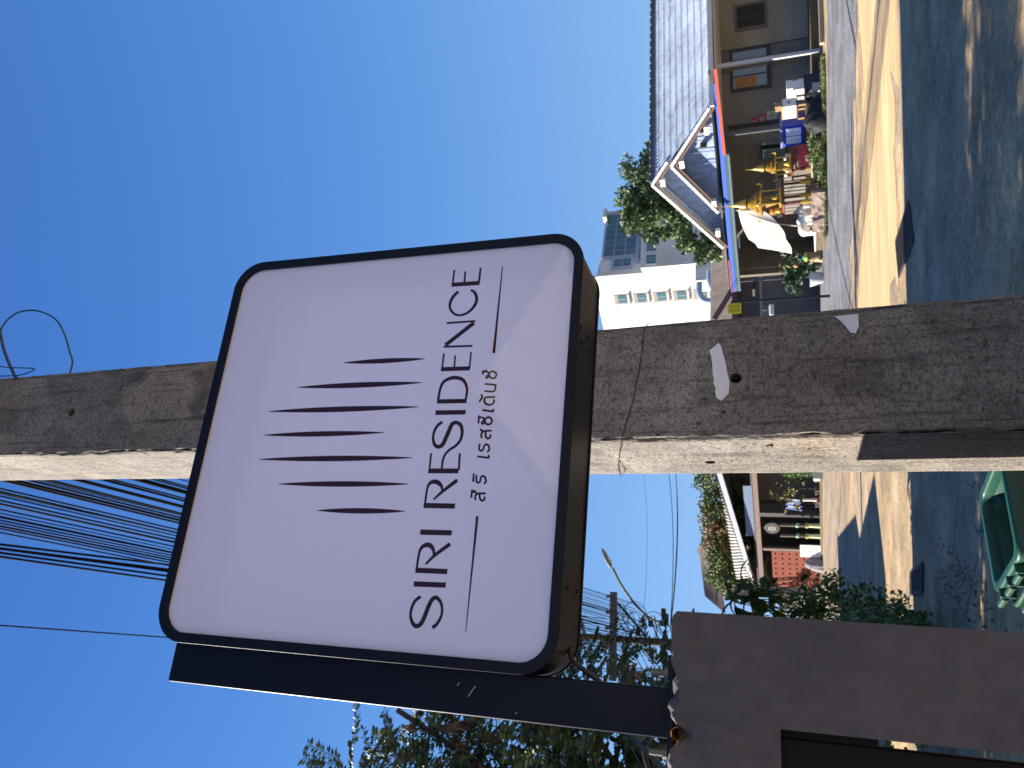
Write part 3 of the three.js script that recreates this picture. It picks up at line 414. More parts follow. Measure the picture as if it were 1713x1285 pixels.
{ // posters on the grey wall
  for (const [x, y, w, hh, c, lab] of [[10.42, 2.47, .40, .24, [.30, .03, .025], 'upper red poster with pale lettering on the grey wall'], [10.50, 2.16, .40, .26, [.26, .03, .03], 'lower red poster with pale lettering on the grey wall'], [10.62, 1.78, .34, .38, [.45, .45, .40], 'white notice sheet below the red posters']]) {
    const p = thing('poster', lab, 'poster', [x, y, -34.0]); part('sheet', box(w, hh, .012), M(...c, .8), p);
    for (let i = 0; i < 3; i++) part('print_line', box(w * rr(.4, .75), hh * .12, .004, rr(-.03, .03), hh * (.25 - .25 * i), .009), c[0] > .4 ? M(.12, .12, .12, .8) : M(.5, .42, .38, .8), p);
  }
}
// ---- things standing in front of the house ----
function crate(name, label, cat, x, y, z, w, hh, d, m, turn = 0, top) { const t = thing(name, label, cat, [x, y, z], turn); part('body', rbox(w, hh, d, .02, 0, hh / 2, 0), m, t); part('lid', rbox(w + .03, .04, d + .03, .012, 0, hh + .02, 0), top ?? m, t); return t; }
const whiteEnamel = M(.78, .77, .74, .5);
{
  const c = crate('cabinet', 'white box cabinet standing on a dark crate beside the house post', 'cabinet', 10.4, .62, -30.75, .62, .56, .5, whiteEnamel, .75);
  part('door_panel', rbox(.5, .44, .02, .008, 0, .28, .255), whiteEnamel, c); part('handle', box(.03, .16, .03, .20, .3, .28), M(.3, .3, .3, .3, { metalness: .8 }), c);
  crate('crate', 'dark plastic crate under the white box cabinet', 'crate', 10.4, 0, -30.75, .78, .56, .62, M(.018, .018, .035, .6), .5);
  const d = crate('white_box', 'white square box on a wooden rack with a small wicker basket on top', 'box', 9.55, .92, -30.1, .56, .46, .5, whiteEnamel, .75, M(.42, .26, .10, .7)); part('label_plate', box(.2, .12, .006, 0, .25, .254), M(.35, .35, .36, .6), d);
  const b = thing('wicker_basket', 'small wicker basket on top of the white square box', 'basket', [9.66, 1.43, -30.12], .6); for (let i = 0; i < 5; i++) part('hoop', box(.24, .022, .22, 0, .012 + i * .042, 0), M(.40, .26, .14, .8), b); for (const s of [-1, 1]) for (const q of [-1, 1]) part('stake', box(.02, .22, .02, s * .11, .11, q * .10), M(.34, .21, .11, .8), b);
  const rk = thing('wooden_rack', 'low open wooden rack carrying the white square box', 'rack', [9.55, 0, -30.1], .75); for (const s of [-1, 1]) for (const q of [-1, 1]) part('leg', box(.06, .90, .06, s * .32, .45, q * .26), M(.34, .20, .08, .7), rk); for (const y of [.25, .60, .89]) part('shelf', box(.72, .04, .58, 0, y, 0), darkWood, rk);
  crate('metal_box', 'grey metal drum box beside the wooden rack', 'box', 10.05, .0, -30.0, .36, .34, .36, M(.38, .36, .34, .5), .3);
  // blue crate sign with white lettering
  const bl = thing('blue_cool_box', 'blue box with a white printed panel on its sunny side', 'cool box', [9.15, .62, -31.5], -.85);
  const cv = document.createElement('canvas'); cv.width = 256; cv.height = 256; const q = cv.getContext('2d'); q.fillStyle = '#1a34c8'; q.fillRect(0, 0, 256, 256); q.fillStyle = '#eef6ff'; q.fillRect(30, 26, 92, 200); q.fillRect(134, 26, 92, 200); q.fillStyle = '#5b86d8'; for (let i = 0; i < 7; i++) { q.fillRect(42, 44 + i * 25, 30 + (i * 37) % 40, 8); q.fillRect(146, 48 + i * 25, 28 + (i * 53) % 42, 8); }
  const ct = new THREE.CanvasTexture(cv); ct.colorSpace = THREE.SRGBColorSpace;
  part('body', rbox(.92, .78, .72, .03, 0, .39, 0), M(.02, .035, .30, .5), bl); part('lid', rbox(.96, .10, .76, .03, 0, .82, 0), M(.10, .13, .34, .5), bl);
  const pg = new THREE.PlaneGeometry(.84, .66); pg.translate(0, .40, .3625); part('printed_panel', pg, M(1, 1, 1, .5, { map: ct }), bl);
  const sh = thing('box_stand', 'orange wooden stand under the blue box', 'stand', [9.15, 0, -31.5], -.85); for (const s of [-1, 1]) for (const z of [-1, 1]) part('leg', box(.06, .52, .06, s * .4, .26, z * .3), M(.42, .17, .04, .6), sh); part('top', box(.95, .08, .74, 0, .56, 0), M(.42, .17, .04, .6), sh);
  // black tarpaulin heap
  const tp = new THREE.SphereGeometry(1, 40, 24, 0, Math.PI * 2, 0, Math.PI / 2); const P = tp.attributes.position; for (let i = 0; i < P.count; i++) { const x = P.getX(i), y = P.getY(i), z = P.getZ(i), n = fbm(x * 3 + 9, z * 3 + y * 2 + 9, 99, 99, 7, 3), k = .8 + n * .45; P.setXYZ(i, x * k * .85, Math.max(0, y * k * .62 * (1 - .3 * x)), z * k * .55); } tp.computeVertexNormals(); tp.rotateY(.5); tp.translate(8.95, 0, -29.3);
  single('tarpaulin_heap', tp, M(.006, .007, .010, .75), 'black tarpaulin draped over a heap on the verge below the blue box', 'tarpaulin');
  const planter = thing('planter_box', 'long low grey concrete planter on the grass before the gold shrine', 'planter', [8.0, 0, -30.2], -.72); part('body', rbox(1.9, .42, .4, .02, 0, .21, 0), M(.16, .15, .14, .95, { map: speckle }), planter); part('rim', rbox(1.96, .05, .46, .01, 0, .44, 0), M(.42, .38, .34, .9), planter);
  // rough pink stone slab
  const sg = new THREE.BoxGeometry(1.45, .52, .34, 40, 16, 8); { const p = sg.attributes.position; for (let i = 0; i < p.count; i++) { const x = p.getX(i), y = p.getY(i), z = p.getZ(i); p.setZ(i, z + (z > 0 ? (fbm(x * 6 + 5, y * 6 + 5, 99, 99, 11, 4) - .5) * .09 : 0)); p.setY(i, y + (y > 0 ? (fbm(x * 4 + 5, z * 4, 99, 99, 12, 3) - .5) * .05 : 0)); } sg.computeVertexNormals(); sg.rotateY(-.55); sg.translate(5.75, .26, -29.9); }
  single('stone_slab', sg, M(.44, .34, .30, .95, { map: stuccoTex }), 'rough pale pink stone block beside the grass below the gold shrine', 'stone block');
  // white kerb in front of the porch
  single('kerb', [rbox(13, .16, .22, .03, 17.5, .08, -28.6, .03)], M(.36, .32, .26, .9, { map: stuccoTex }), 'pale concrete kerb between the porch and the gravel', 'kerb');
}
// ---- golden spirit houses ----
function spire(t, x, y, z, s, m = gold) {
  // tiers that narrow upwards, then a needle
  const prof = [[.0, 0], [.34, 0], [.34, .05], [.28, .08], [.31, .16], [.25, .2], [.27, .30], [.20, .36], [.22, .46], [.15, .52], [.165, .62], [.10, .70], [.11, .78], [.055, .90], [.035, 1.15], [.012, 1.5], [0, 1.55]].map(([r, hh]) => new THREE.Vector2(r * s, hh * s));
  const g = new THREE.LatheGeometry(prof, 8); g.rotateY(.4); g.translate(x, y, z); const sp = part('spire', g, m, t);
  for (let k = 0; k < 3; k++) for (let i = 0; i < 8; i++) { const a = i * Math.PI / 4 + .4, r = (.33 - k * .06) * s, c = new THREE.ConeGeometry(.035 * s, .20 * s, 5); c.rotateZ(-.35); c.rotateY(-a); c.translate(x + Math.cos(a) * r, y + (.10 + k * .16) * s, z + Math.sin(a) * r); part('finial', c, m, sp); }
  return sp;
}
function shrine(label, x, z, turn, sc, pillars) {
  const t = thing('spirit_house', label, 'spirit house', [x, 0, z], turn, 'golden spirit houses before the house'); t.scale.setScalar(sc);
  part('plinth', rbox(1.3, .22, 1.1, .03, 0, .11, 0), redWood, t);
  for (const s of [-1, 1]) for (const q of [-1, 1]) { part('leg', cyl(.06, .05, 1.3, s * .5, .87, q * .4, 10), redWood, t); part('leg_band', cyl(.085, .075, .42, s * .5, .72, q * .4, 10), gold, t); part('pillar', cyl(.035, .035, .72, s * .34, 2.05, q * .28, 8), gold, t); }
  part('table', rbox(1.35, .10, 1.1, .02, 0, 1.57, 0), redWood, t);
  part('floor', rbox(.95, .08, .8, .02, 0, 1.68, 0), gold, t); part('cella', box(.44, .62, .36, 0, 2.02, -.05), M(.30, .17, .05, .5), t);
  const statue = part('statue', new THREE.LatheGeometry([[0, 0], [.12, 0], [.13, .07], [.07, .14], [.085, .24], [.04, .30], [.05, .36], [.0, .44]].map((p) => new THREE.Vector2(...p)), 10).translate(0, 1.72, .2), gold, t);
  const roofG = part('roof', [0, 1, 2].map((k) => { const g = new THREE.CylinderGeometry(.10 + (2 - k) * .12, .62 - k * .17, .20, 4); g.rotateY(Math.PI / 4); g.translate(0, 2.5 + k * .19, 0); return g; }), gold, t);
  for (const s of [-1, 1]) for (const q of [-1, 1]) { const c = tube([[s * .40, 2.42, q * .36], [s * .52, 2.40, q * .47], [s * .56, 2.50, q * .50], [s * .54, 2.60, q * .49]], .028, 12, 6); part('hook_finial', c, gold, roofG); }
  spire(t, 0, 3.02, 0, .62);
  return t;
}
shrine('taller gold spirit house with a needle spire beside the cream parasol', 6.55, -31.4, .5, .93);
{ const s = shrine('smaller gold spirit house with white garlands beside the grey planter', 7.75, -31.0, .2, .70); for (let i = 0; i < 10; i++) { const a = i * .63; part('garland', new THREE.SphereGeometry(.09, 8, 6).translate(Math.cos(a) * .55, 1.75 + (i % 3) * .08, Math.sin(a) * .45), i % 3 ? M(.72, .72, .68, .8) : gold, s); } }
{
  const o = thing('offering_vase', 'orange offering vase with flowers on the shrine table', 'vase', [6.15, 1.51, -31.2]); part('vase', new THREE.LatheGeometry([[0, 0], [.10, 0], [.13, .12], [.08, .22], [.10, .27]].map((p) => new THREE.Vector2(...p)), 14), M(.55, .30, .04, .5), o); for (let i = 0; i < 7; i++) part('flower', new THREE.SphereGeometry(.055, 8, 6).translate(rr(-.08, .08), .30 + rr(0, .1), rr(-.08, .08)), M(.75, .22, .03, .7), o);
  const pk = thing('pink_garland_stand', 'pink and red garlands hung over the low shrine railing', 'garland', [7.95, 0, -30.75]); part('rail', box(.9, .06, .06, 0, .98, 0), redWood, pk); for (const s of [-1, 1]) part('leg', box(.06, .98, .06, s * .4, .49, 0), redWood, pk); for (let i = 0; i < 9; i++) part('garland', cyl(.05, .04, rr(.3, .62), -.36 + i * .09, .72, .05, 8), M(.42 + rr(-.1, .1), .05, .07, .8), pk);
  for (const [x, z] of [[5.55, -32.2], [5.85, -31.5]]) { const e = thing('elephant_figure', 'small white elephant figure on the ground by the gold shrine', 'figure', [x, .35, z], rr(-1, 1), 'white elephant figures'); e.scale.setScalar(1.15); part('body', new THREE.SphereGeometry(.2, 14, 10).scale(1.3, .95, .9).translate(0, .34, 0), M(.72, .70, .64, .7), e); part('head', new THREE.SphereGeometry(.13, 12, 8).translate(.28, .44, 0), M(.72, .70, .64, .7), e); part('trunk', tube([[.36, .42, 0], [.44, .32, 0], [.45, .18, 0]], .04, 10, 7), M(.72, .70, .64, .7), e); for (const s of [-1, 1]) for (const q of [-1, 1]) part('leg', cyl(.055, .06, .26, s * .15, .13, q * .1, 8), M(.72, .70, .64, .7), e); for (const q of [-1, 1]) part('ear', new THREE.SphereGeometry(.09, 8, 6).scale(.3, 1, .8).translate(.24, .45, q * .13), M(.66, .60, .56, .7), e); }
  const plat = thing('shrine_platform', 'tiled platform step carrying the white elephant figures', 'platform', [5.75, 0, -31.9], .6); part('slab', rbox(1.5, .35, 1.6, .02, 0, .175, 0), M(.35, .31, .27, .9, { map: speckle }), plat); part('edge', rbox(1.56, .05, 1.66, .01, 0, .37, 0), M(.5, .46, .4, .8), plat);
}
{ // cream parasol, tilted and half folded
  const t = thing('parasol', 'large cream canvas parasol tilted beside the gold shrine', 'parasol', [5.55, 0, -32.1]); t.scale.setScalar(.94);
  const cream = M(.50, .45, .36, .85), top = V(.98, 3.33, .0), N = 8, G = [];
  const rim = [[-1.05, 1.30, .5], [-.55, 1.50, .95], [.05, 1.76, 1.1], [.75, 2.35, .75], [1.12, 3.12, .1], [.55, 2.85, -.55], [-.10, 2.98, -.85], [-.55, 2.60, -.5]];
  for (let i = 0; i < N; i++) {
    const a = V(...rim[i]), b = V(...rim[(i + 1) % N]), n = 8, P = [], I = [], U = [];
    for (let j = 0; j <= n; j++) for (let k = 0; k <= n; k++) { const s = j / n, q = k / n, e = a.clone().lerp(b, q), sag = Math.sin(Math.PI * q) * s * -.07, p = top.clone().lerp(e, s); p.y += sag + Math.sin(Math.PI * s) * .06; P.push(p.x, p.y, p.z); U.push(q, s); }
    for (let j = 0; j < n; j++) for (let k = 0; k < n; k++) { const o = j * (n + 1) + k; I.push(o, o + n + 1, o + 1, o + 1, o + n + 1, o + n + 2); }
    const g = new THREE.BufferGeometry(); g.setAttribute('position', new THREE.Float32BufferAttribute(P, 3)); g.setAttribute('uv', new THREE.Float32BufferAttribute(U, 2)); g.setIndex(I); g.computeVertexNormals(); part('canopy_panel', g, cream, t);
    part('rib', bar([top.x, top.y - .03, top.z], [a.x, a.y - .02, a.z], .02, .02), M(.5, .48, .44, .5), t);
  }
  part('pole', tube([[.9, 3.25, 0], [.45, 2.4, .05], [.12, 1.0, .05], [.0, .06, .0]], .03, 20, 8), M(.5, .48, .44, .5), t); part('base', cyl(.3, .28, .08, 0, .04, 0, 20), M(.3, .29, .28, .9), t); part('finial', cyl(.03, .015, .12, top.x + .03, top.y + .05, 0, 8), cream, t);
}
{ // pots and odds and ends left of the shrine
  const pot = (x, z, label, c, s) => { const t = thing('flower_pot', label, 'flower pot', [x, 0, z]); part('pot', new THREE.LatheGeometry([[0, 0], [.16, 0], [.24, .30], [.27, .42], [.24, .42], [.2, .34], [0, .34]].map((p) => new THREE.Vector2(p[0] * s, p[1] * s)), 20), M(...c, .7), t); part('plant', crownGeo([[0, .75 * s, 0, .5 * s, .5 * s, .5 * s, 220]], .22 * s, .05 * s, [[.02, .06, .02], [.03, .08, .02]]), leafMat, t); return t; };
  pot(3.9, -34.5, 'white pedestal pot with dark leaves beside the yellow sign', [.5, .53, .58], 1.25); pot(4.7, -35.6, 'dark pot with drooping palm leaves left of the white pedestal pot', [.04, .04, .045], 1.4);
  const cap = thing('draped_stool', 'low stool draped in tan cloth with a teal and yellow hat on it', 'stool', [4.85, 0, -35.0]); part('cloth', new THREE.LatheGeometry([[.0, .62], [.16, .62], [.19, .5], [.22, .2], [.26, 0]].map((p) => new THREE.Vector2(...p)), 20), M(.38, .27, .16, .9), cap); part('hat', new THREE.SphereGeometry(.15, 14, 8, 0, 7, 0, 1.6).translate(0, .68, 0), M(.02, .35, .28, .6), cap); part('hat_brim', cyl(.2, .2, .1, 0, .64, .05, 18), M(.55, .60, .05, .6), cap);
  for (const [x, y, z] of [[4.65, 1.55, -35.6], [4.62, 1.0, -35.5]]) { const l = thing('lantern', 'round amber lantern hanging among the dark pots', 'lantern', [x, y, z], 0, 'amber lanterns'); part('globe', new THREE.SphereGeometry(.13, 14, 10), M(.50, .24, .07, .5), l); part('cap', cyl(.06, .03, .05, 0, .14, 0, 10), darkWood, l); part('cord', cyl(.006, .006, 1.9, 0, 1.1, 0, 5), darkWood, l); }
  // low grey wall behind them
  const gw = thing('block_wall', 'grey painted block wall behind the potted plants and pole', 'wall', [2.2, 0, -38.6], .1); part('wall_face', box(5.4, 2.5, .2, 0, 1.25, 0), M(.13, .14, .16, .9, { map: stuccoTex }), gw); part('coping', box(5.5, .12, .3, 0, 2.56, 0), M(.2, .21, .24, .9), gw);
  const ws = thing('wash_stand', 'white wash basin fixed to the grey block wall', 'basin', [3.0, 2.1, -38.2]); part('bowl', rbox(.55, .22, .4, .08, 0, 0, 0), M(.6, .62, .66, .3), ws); part('tap', tube([[0, .1, -.1], [0, .32, -.1], [0, .34, .06], [0, .26, .08]], .02, 14, 6), M(.4, .4, .4, .2, { metalness: 1 }), ws);
  const y = thing('notice_board', 'yellow square notice on a black pole bracket under the brown eave', 'sign', [2.5, 0, -30.0], .0); part('post', box(.09, 3.4, .06, 2.82 - 2.5 - .08, 1.7, -.06), M(.02, .02, .022, .6), y);
  const cv = document.createElement('canvas'); cv.width = 128; cv.height = 160; const q = cv.getContext('2d'); q.fillStyle = '#d8c21a'; q.fillRect(0, 0, 128, 160); q.fillStyle = '#6a5a10'; for (let i = 0; i < 6; i++) { q.fillRect(18, 22 + i * 21, 34, 9); q.fillRect(66, 22 + i * 21, 30 + (i * 7) % 18, 9); }
  const ct = new THREE.CanvasTexture(cv); ct.colorSpace = THREE.SRGBColorSpace; const pg = new THREE.PlaneGeometry(.36, .46); pg.translate(.0, 3.27, .021); part('print', pg, M(1, 1, 1, .6, { map: ct }), y); part('board', box(.38, .48, .03, 0, 3.27, 0), M(.55, .48, .03, .6), y); part('bracket', box(.5, .06, .05, .1, 3.0, -.03), M(.02, .02, .022, .6), y);
  // brown roofed neighbour behind, at the pole's edge
  const br = thing('brown_house', 'brown tiled roof with dark fascia between the white tower and the blue awning', 'house', [0, 0, 0]);
  part('roof', tileRoof([7.2, 4.1, -44.4], [-1.5, 4.35, -44.4], [7.2, 5.5, -47.5], [-1.5, 5.9, -47.5], 90, 8, .012, .02), M(.21, .17, .145, .85, { map: boardTex }), br);
  part('fascia', bar([7.3, 4.0, -44.3], [-1.6, 4.25, -44.3], .10, .24), M(.10, .045, .05, .6), br);
  part('wall', box(8.4, 4.0, .2, 2.7, 2.0, -45.2), M(.07, .065, .07, .9), br);
  part('barge', bar([5.2, 3.75, -43.4], [3.1, 5.1, -43.4], .14, .26), M(.11, .05, .055, .6), br);
}

// ---------- white tower ----------
{
  const t = thing('apartment_tower', 'tall white apartment tower with a shaded blue glass front behind the shrine house', 'building', [14.6, 0, -108]);
  const white = M(.80, .79, .76, .8, { map: stuccoTex }), glass = M(.05, .11, .13, .1, { clearcoat: 1 });
  // frames: along the lit face (to the left) and the shaded face (to the right) from the shared corner
  const Rf = new THREE.Matrix4().makeBasis(V(.85, 0, -.53), V(0, 1, 0), V(.53, 0, .85));
  const onL = (g) => { g.scale(-1, 1, 1); g.applyMatrix4(new THREE.Matrix4().makeBasis(V(.75, 0, .66), V(0, 1, 0), V(-.66, 0, .75))); const ix = g.index.array; for (let i = 0; i < ix.length; i += 3) { const a = ix[i]; ix[i] = ix[i + 1]; ix[i + 1] = a; } g.computeVertexNormals(); return g; }, onR = (g) => g.applyMatrix4(Rf);
  part('wall', onL(box(17, 26.2, 8, 8.5, 13.1, -4)), white, t);
  part('wall', onL(box(5.2, 27.3, 6, 14.5, 13.6, -5)), white, t);
  part('roof_parapet', onL(box(16, .5, .5, 8.2, 26.5, -.3)), white, t);
  part('wall', onR(box(12.2, 25.8, 8, 6.15, 12.9, -4.2)), white, t);
  // stacked windows in the white face
  for (let i = 0; i < 7; i++) {
    const y = 23.3 - i * 2.75, w = part('window', onL(box(1.7, 2.0, .5, 4.2, y, -.18)), M(.20, .19, .17, .8), t);
    part('pane', onL(box(1.2, 1.15, .1, 4.1, y - .15, .085)), glass, w); part('sill', onL(box(1.9, .16, .5, 4.2, y - 1.12, .16)), white, w); part('mullion', onL(box(.07, 1.15, .05, 4.1, y - .15, .15)), M(.3, .3, .3, .6), w);
  }
  for (let i = 0; i < 4; i++) part('groove', onL(box(.06, 25, .03, 6.4 + i * 2.4, 12.6, .012)), M(.5, .5, .48, .8), t);
  // glass bays on the shaded face
  const bay = (x0, x1, y0, y1, nx, ny) => { const b = part('glass_bay', onR(box(x1 - x0 + .5, y1 - y0 + .5, .3, (x0 + x1) / 2, (y0 + y1) / 2, -.08)), M(.30, .33, .40, .7), t); const dx = (x1 - x0) / nx, dy = (y1 - y0) / ny; for (let i = 0; i < nx; i++) for (let j = 0; j < ny; j++) part('pane', onR(box(dx - .16, dy - .16, .08, x0 + dx * (i + .5), y0 + dy * (j + .5), .09)), M(.02 + rr(0, .03), .06 + rr(0, .05), .07 + rr(0, .05), .1, { clearcoat: .6 }), b); };
  bay(3.4, 11.3, 20.9, 25.5, 8, 3); bay(2.2, 9.8, 17.6, 20.5, 6, 2); bay(1.4, 2.8, 21.4, 23.9, 2, 2); bay(6, 10, 13.5, 16.8, 4, 2);
  part('balcony', onR(box(1.6, .5, 1.2, 10.8, 25.7, .5)), white, t);
  for (let i = 0; i < 5; i++) { const b = part('balcony', onL(box(2.6, .35, 1.3, 15.4, 26.2 - i * 2.9, .6)), white, t); part('rail', onL(box(2.6, .9, .08, 15.4, 26.7 - i * 2.9, 1.2)), white, b); }
  const low = thing('white_annex', 'lower white block with three square windows in front of the tower', 'building', [17.2, 0, -103], .25);
  part('wall', box(5.6, 19.0, 6, 0, 9.5, -3), white, low); part('wall', box(2.2, 12, 4, -4.2, 6, -1.5), white, low);
  for (let i = 0; i < 3; i++) { const w = part('window', box(1.45, 1.5, .2, -1.75 + i * 1.75, 17.6, .04), M(.6, .6, .58, .8), low); part('pane', box(1.2, 1.25, .08, -1.75 + i * 1.75, 17.6, .13), glass, w); for (const k of [-.2, .2]) part('mullion', box(.06, 1.25, .05, -1.75 + i * 1.75 + k, 17.6, .18), M(.4, .42, .42, .6), w); }
  // big blue water pipes at its foot
  const pp = thing('blue_duct', 'pale blue curved ventilation ducts at the foot of the tower', 'duct', [9.1, 9.2, -97]); part('pipe', tube([[0, 0, 0], [.2, 1.4, 0], [1.0, 1.9, 0], [2.4, 1.9, 0]], .38, 30, 14), M(.22, .32, .42, .6), pp); part('pipe', tube([[1.2, -1.2, .4], [1.4, .2, .4], [2.2, .6, .4], [3.6, .6, .4]], .38, 30, 14), M(.22, .32, .42, .6), pp);
  const lowb = thing('service_block', 'low dark service building carrying the pale blue ducts', 'building', [9.8, 0, -98]); part('wall', box(9, 7.9, 4, 0, 3.95, -1), M(.2, .18, .17, .9, { map: stuccoTex }), lowb); part('parapet', box(9.3, .35, 4.3, 0, 8.05, -1), M(.3, .28, .26, .9), lowb);
}
// ---------- house across the side street on the left ----------
{
  const h = thing('garden_house', 'open fronted house with beige roof edge and brown beam beyond the pole', 'house', [0, 0, 0]);
  const P0 = V(-5.0, 0, -43.6), D = V(-7, 0, -4.4).normalize(), Nn = V(-D.z, 0, D.x).multiplyScalar(-1); if (Nn.z < 0) Nn.negate();
  const at = (s, y, f = 0) => [P0.x + D.x * s + Nn.x * f, y, P0.z + D.z * s + Nn.z * f], yaw = Math.atan2(-D.z, D.x);
  const fb = (s0, s1, y0, y1, f, th) => { const c = at((s0 + s1) / 2, (y0 + y1) / 2, f); return box(s1 - s0, y1 - y0, th, c[0], c[1], c[2], yaw); };
  const trimGrey = M(.34, .36, .40, .6), beamM = M(.16, .105, .095, .7), concreteTile = M(.56, .50, .42, .9, { map: tileTex });
  part('roof', tileRoof(at(7.6, 3.92, .35), at(-.2, 5.30, .35), at(9.6, 4.86, -1.4), at(1.0, 5.30, -1.4), 34, 5, .05, .04), concreteTile, h);
  part('roof', slab([at(-1.5, 5.5, -1.2), at(9, 4.6, -1.25), at(9, 4.4, -5), at(-1.5, 5.3, -5)], [0, -.08, 0]), concreteTile, h);
  part('fascia', bar(at(-1.5, 5.30, .45), at(7.6, 3.80, .45), .08, .26), trimGrey, h);
  part('gutter_end', bar(at(6.4, 3.98, .55), at(7.7, 3.76, .55), .10, .10), whiteTrim, h);
  part('gable_board', fb(1.0, 4.6, 3.50, 3.95, .05, .06), M(.10, .15, .24, .7), h);
  part('beam', bar(at(-2, 3.33, .3), at(8.3, 3.26, .3), .16, .26), beamM, h);
  part('back_wall', fb(-2, 9, 0, 5.0, -3.6, .2), M(.17, .15, .14, .9), h);
  part('ceiling', slab([at(-2, 3.55, .1), at(8.2, 3.5, .1), at(8.2, 3.5, -3.6), at(-2, 3.55, -3.6)], [0, -.05, 0]), M(.17, .15, .13, .9), h);
  for (const [s, w, m] of [[2.75, .26, M(.05, .045, .045, .7)], [5.35, .16, beamM], [-.8, .2, beamM]]) part('post', fb(s - w / 2, s + w / 2, 0, 3.2, .25, w), m, h);
  // terracotta ventilation blocks, each a square ring
  const blk = () => { const s = roundRect(.375, .375, .01, -.1875, -.1875); s.holes.push(roundRect(.12, .12, .006, -.06, -.06, THREE.Path)); const g = new THREE.ExtrudeGeometry(s, { depth: .10, bevelEnabled: true, bevelSize: .006, bevelThickness: .006, bevelSegments: 1 }); g.rotateY(yaw + (Nn.clone().applyAxisAngle(V(0, 1, 0), -yaw).z < 0 ? Math.PI : 0)); return g; };
  const bg = blk(), bm = [M(.19, .038, .018, .85), M(.17, .034, .016, .85), M(.21, .043, .02, .85)];
  const vent = part('vent_wall', fb(5.5, 8.2, .02, 2.62, .10, .03), M(.012, .006, .005, .9), h);
  for (let i = 0; i < 7; i++) for (let j = 0; j < 7; j++) { const b = part('vent_block', bg, bm[(i * 3 + j * 5 + i * j) % 3], vent); b.position.set(...at(5.70 + i * .382, .22 + j * .372, .16)); }
  part('vent_edge', fb(8.13, 8.22, .02, 2.62, .20, .18), M(.40, .10, .055, .8), h);
  part('added_side_wall', [box(3.7, 4.0, .12, ...at(8.32, 2.0, -1.75), yaw + Math.PI / 2)], M(.12, .10, .09, .9), h);  // added end wall: blocks sun from the left so the interior stays dark
  part('step', fb(-2, 8.4, 0, .12, .6, .7), M(.5, .46, .38, .9, { map: speckle }), h);
  const rs = thing('round_sign', 'round dark shop sign with pale lettering hanging under the brown beam', 'sign', at(3.6, 2.55, .5), yaw + Math.PI);
  part('disc', cyl(.38, .38, .05, 0, 0, 0, 32).rotateX(Math.PI / 2), M(.025, .024, .025, .6), rs); part('ring', new THREE.TorusGeometry(.37, .022, 8, 40), M(.45, .42, .36, .5), rs); for (let i = 0; i < 4; i++) part('lettering', box(.42 - Math.abs(i - 1.5) * .12, .045, .01, 0, .18 - i * .11, .032), M(.4, .36, .3, .6), rs); part('hanger', cyl(.01, .01, .5, 0, .6, 0, 6), darkWood, rs);
  for (const [s, lab] of [[3.15, 'pale green glass bottle lamp post nearest the dark column'], [3.9, 'pale green glass bottle lamp post beside the brown column']]) { const f = thing('garden_lamp', lab, 'lamp', at(s, 0, .7)); part('foot', cyl(.13, .10, .72, 0, .36, 0, 14), M(.55, .62, .34, .5), f); part('collar', cyl(.15, .14, .12, 0, .80, 0, 14), M(.45, .30, .08, .5), f); part('column', cyl(.09, .09, 1.3, 0, 1.5, 0, 12), M(.09, .07, .045, .6), f); part('bulb', new THREE.SphereGeometry(.13, 12, 10).translate(0, 1.25, 0), M(.25, .42, .33, .4), f); }
  const wb = thing('white_counter', 'white painted counter board leaning by the terracotta vent wall', 'counter', at(4.9, 0, .8), yaw); part('board', box(.85, 1.1, .06, 0, .6, 0), whiteEnamel, wb); for (let i = 0; i < 4; i++) part('painted_swirl', tube([[-.3, .25 + i * .2, -.035], [-.1, .35 + i * .2, -.035], [.1, .25 + i * .2, -.035], [.32, .36 + i * .2, -.035]], .014, 20, 5), M(.12, .13, .12, .8), wb); for (let i = 0; i < 4; i++) part('painted_swirl', tube([[-.3, .25 + i * .2, .035], [-.1, .35 + i * .2, .035], [.1, .25 + i * .2, .035], [.32, .36 + i * .2, .035]], .014, 20, 5), M(.12, .13, .12, .8), wb);
  const cg = new THREE.SphereGeometry(1, 30, 20, 0, 7, 0, 1.57); { const p = cg.attributes.position; for (let i = 0; i < p.count; i++) { const x = p.getX(i), y = p.getY(i), z = p.getZ(i), a = Math.atan2(z, x), k = 1 + Math.sin(a * 9) * .12 * (1 - y); p.setXYZ(i, x * k * .42, y * .95, z * k * .42); } cg.computeVertexNormals(); cg.translate(...at(5.75, 0, .9)); }
  single('draped_chair', cg, M(.20, .19, .20, .9), 'chair draped in a grey cloth in front of the terracotta vent wall', 'chair');
  for (let i = 0; i < 5; i++) { const f = thing('potted_flower', 'potted plant with yellow flowers in the dark shop front', 'plant', at(.4 + i * .42, .0, .2 + (i % 2) * .25), 0, 'potted flowers in the dark shop front'); part('pot', cyl(.14, .19, .34, 0, .17, 0, 14), M(.08, .06, .05, .8), f); part('stem', cyl(.03, .02, .9, 0, .75, 0, 6), M(.04, .05, .02, .8), f); part('foliage', crownGeo([[0, 1.35 + (i % 3) * .35, 0, .42, .5, .42, 130]], .17, .05, [[.10, .10, .012], [.16, .09, .01], [.05, .09, .02]]), leafMat, f); }
  const bp = thing('blue_bunting', 'blue and white cloth hanging in the dark shop front', 'cloth', at(1.9, 1.1, .45), yaw); for (let i = 0; i < 6; i++) part('strip', box(.09, .62 + (i % 2) * .2, .02, i * .13 - .3, .3, 0, 0, 0, .2), i % 2 ? M(.10, .16, .40, .8) : M(.4, .45, .55, .8), bp);
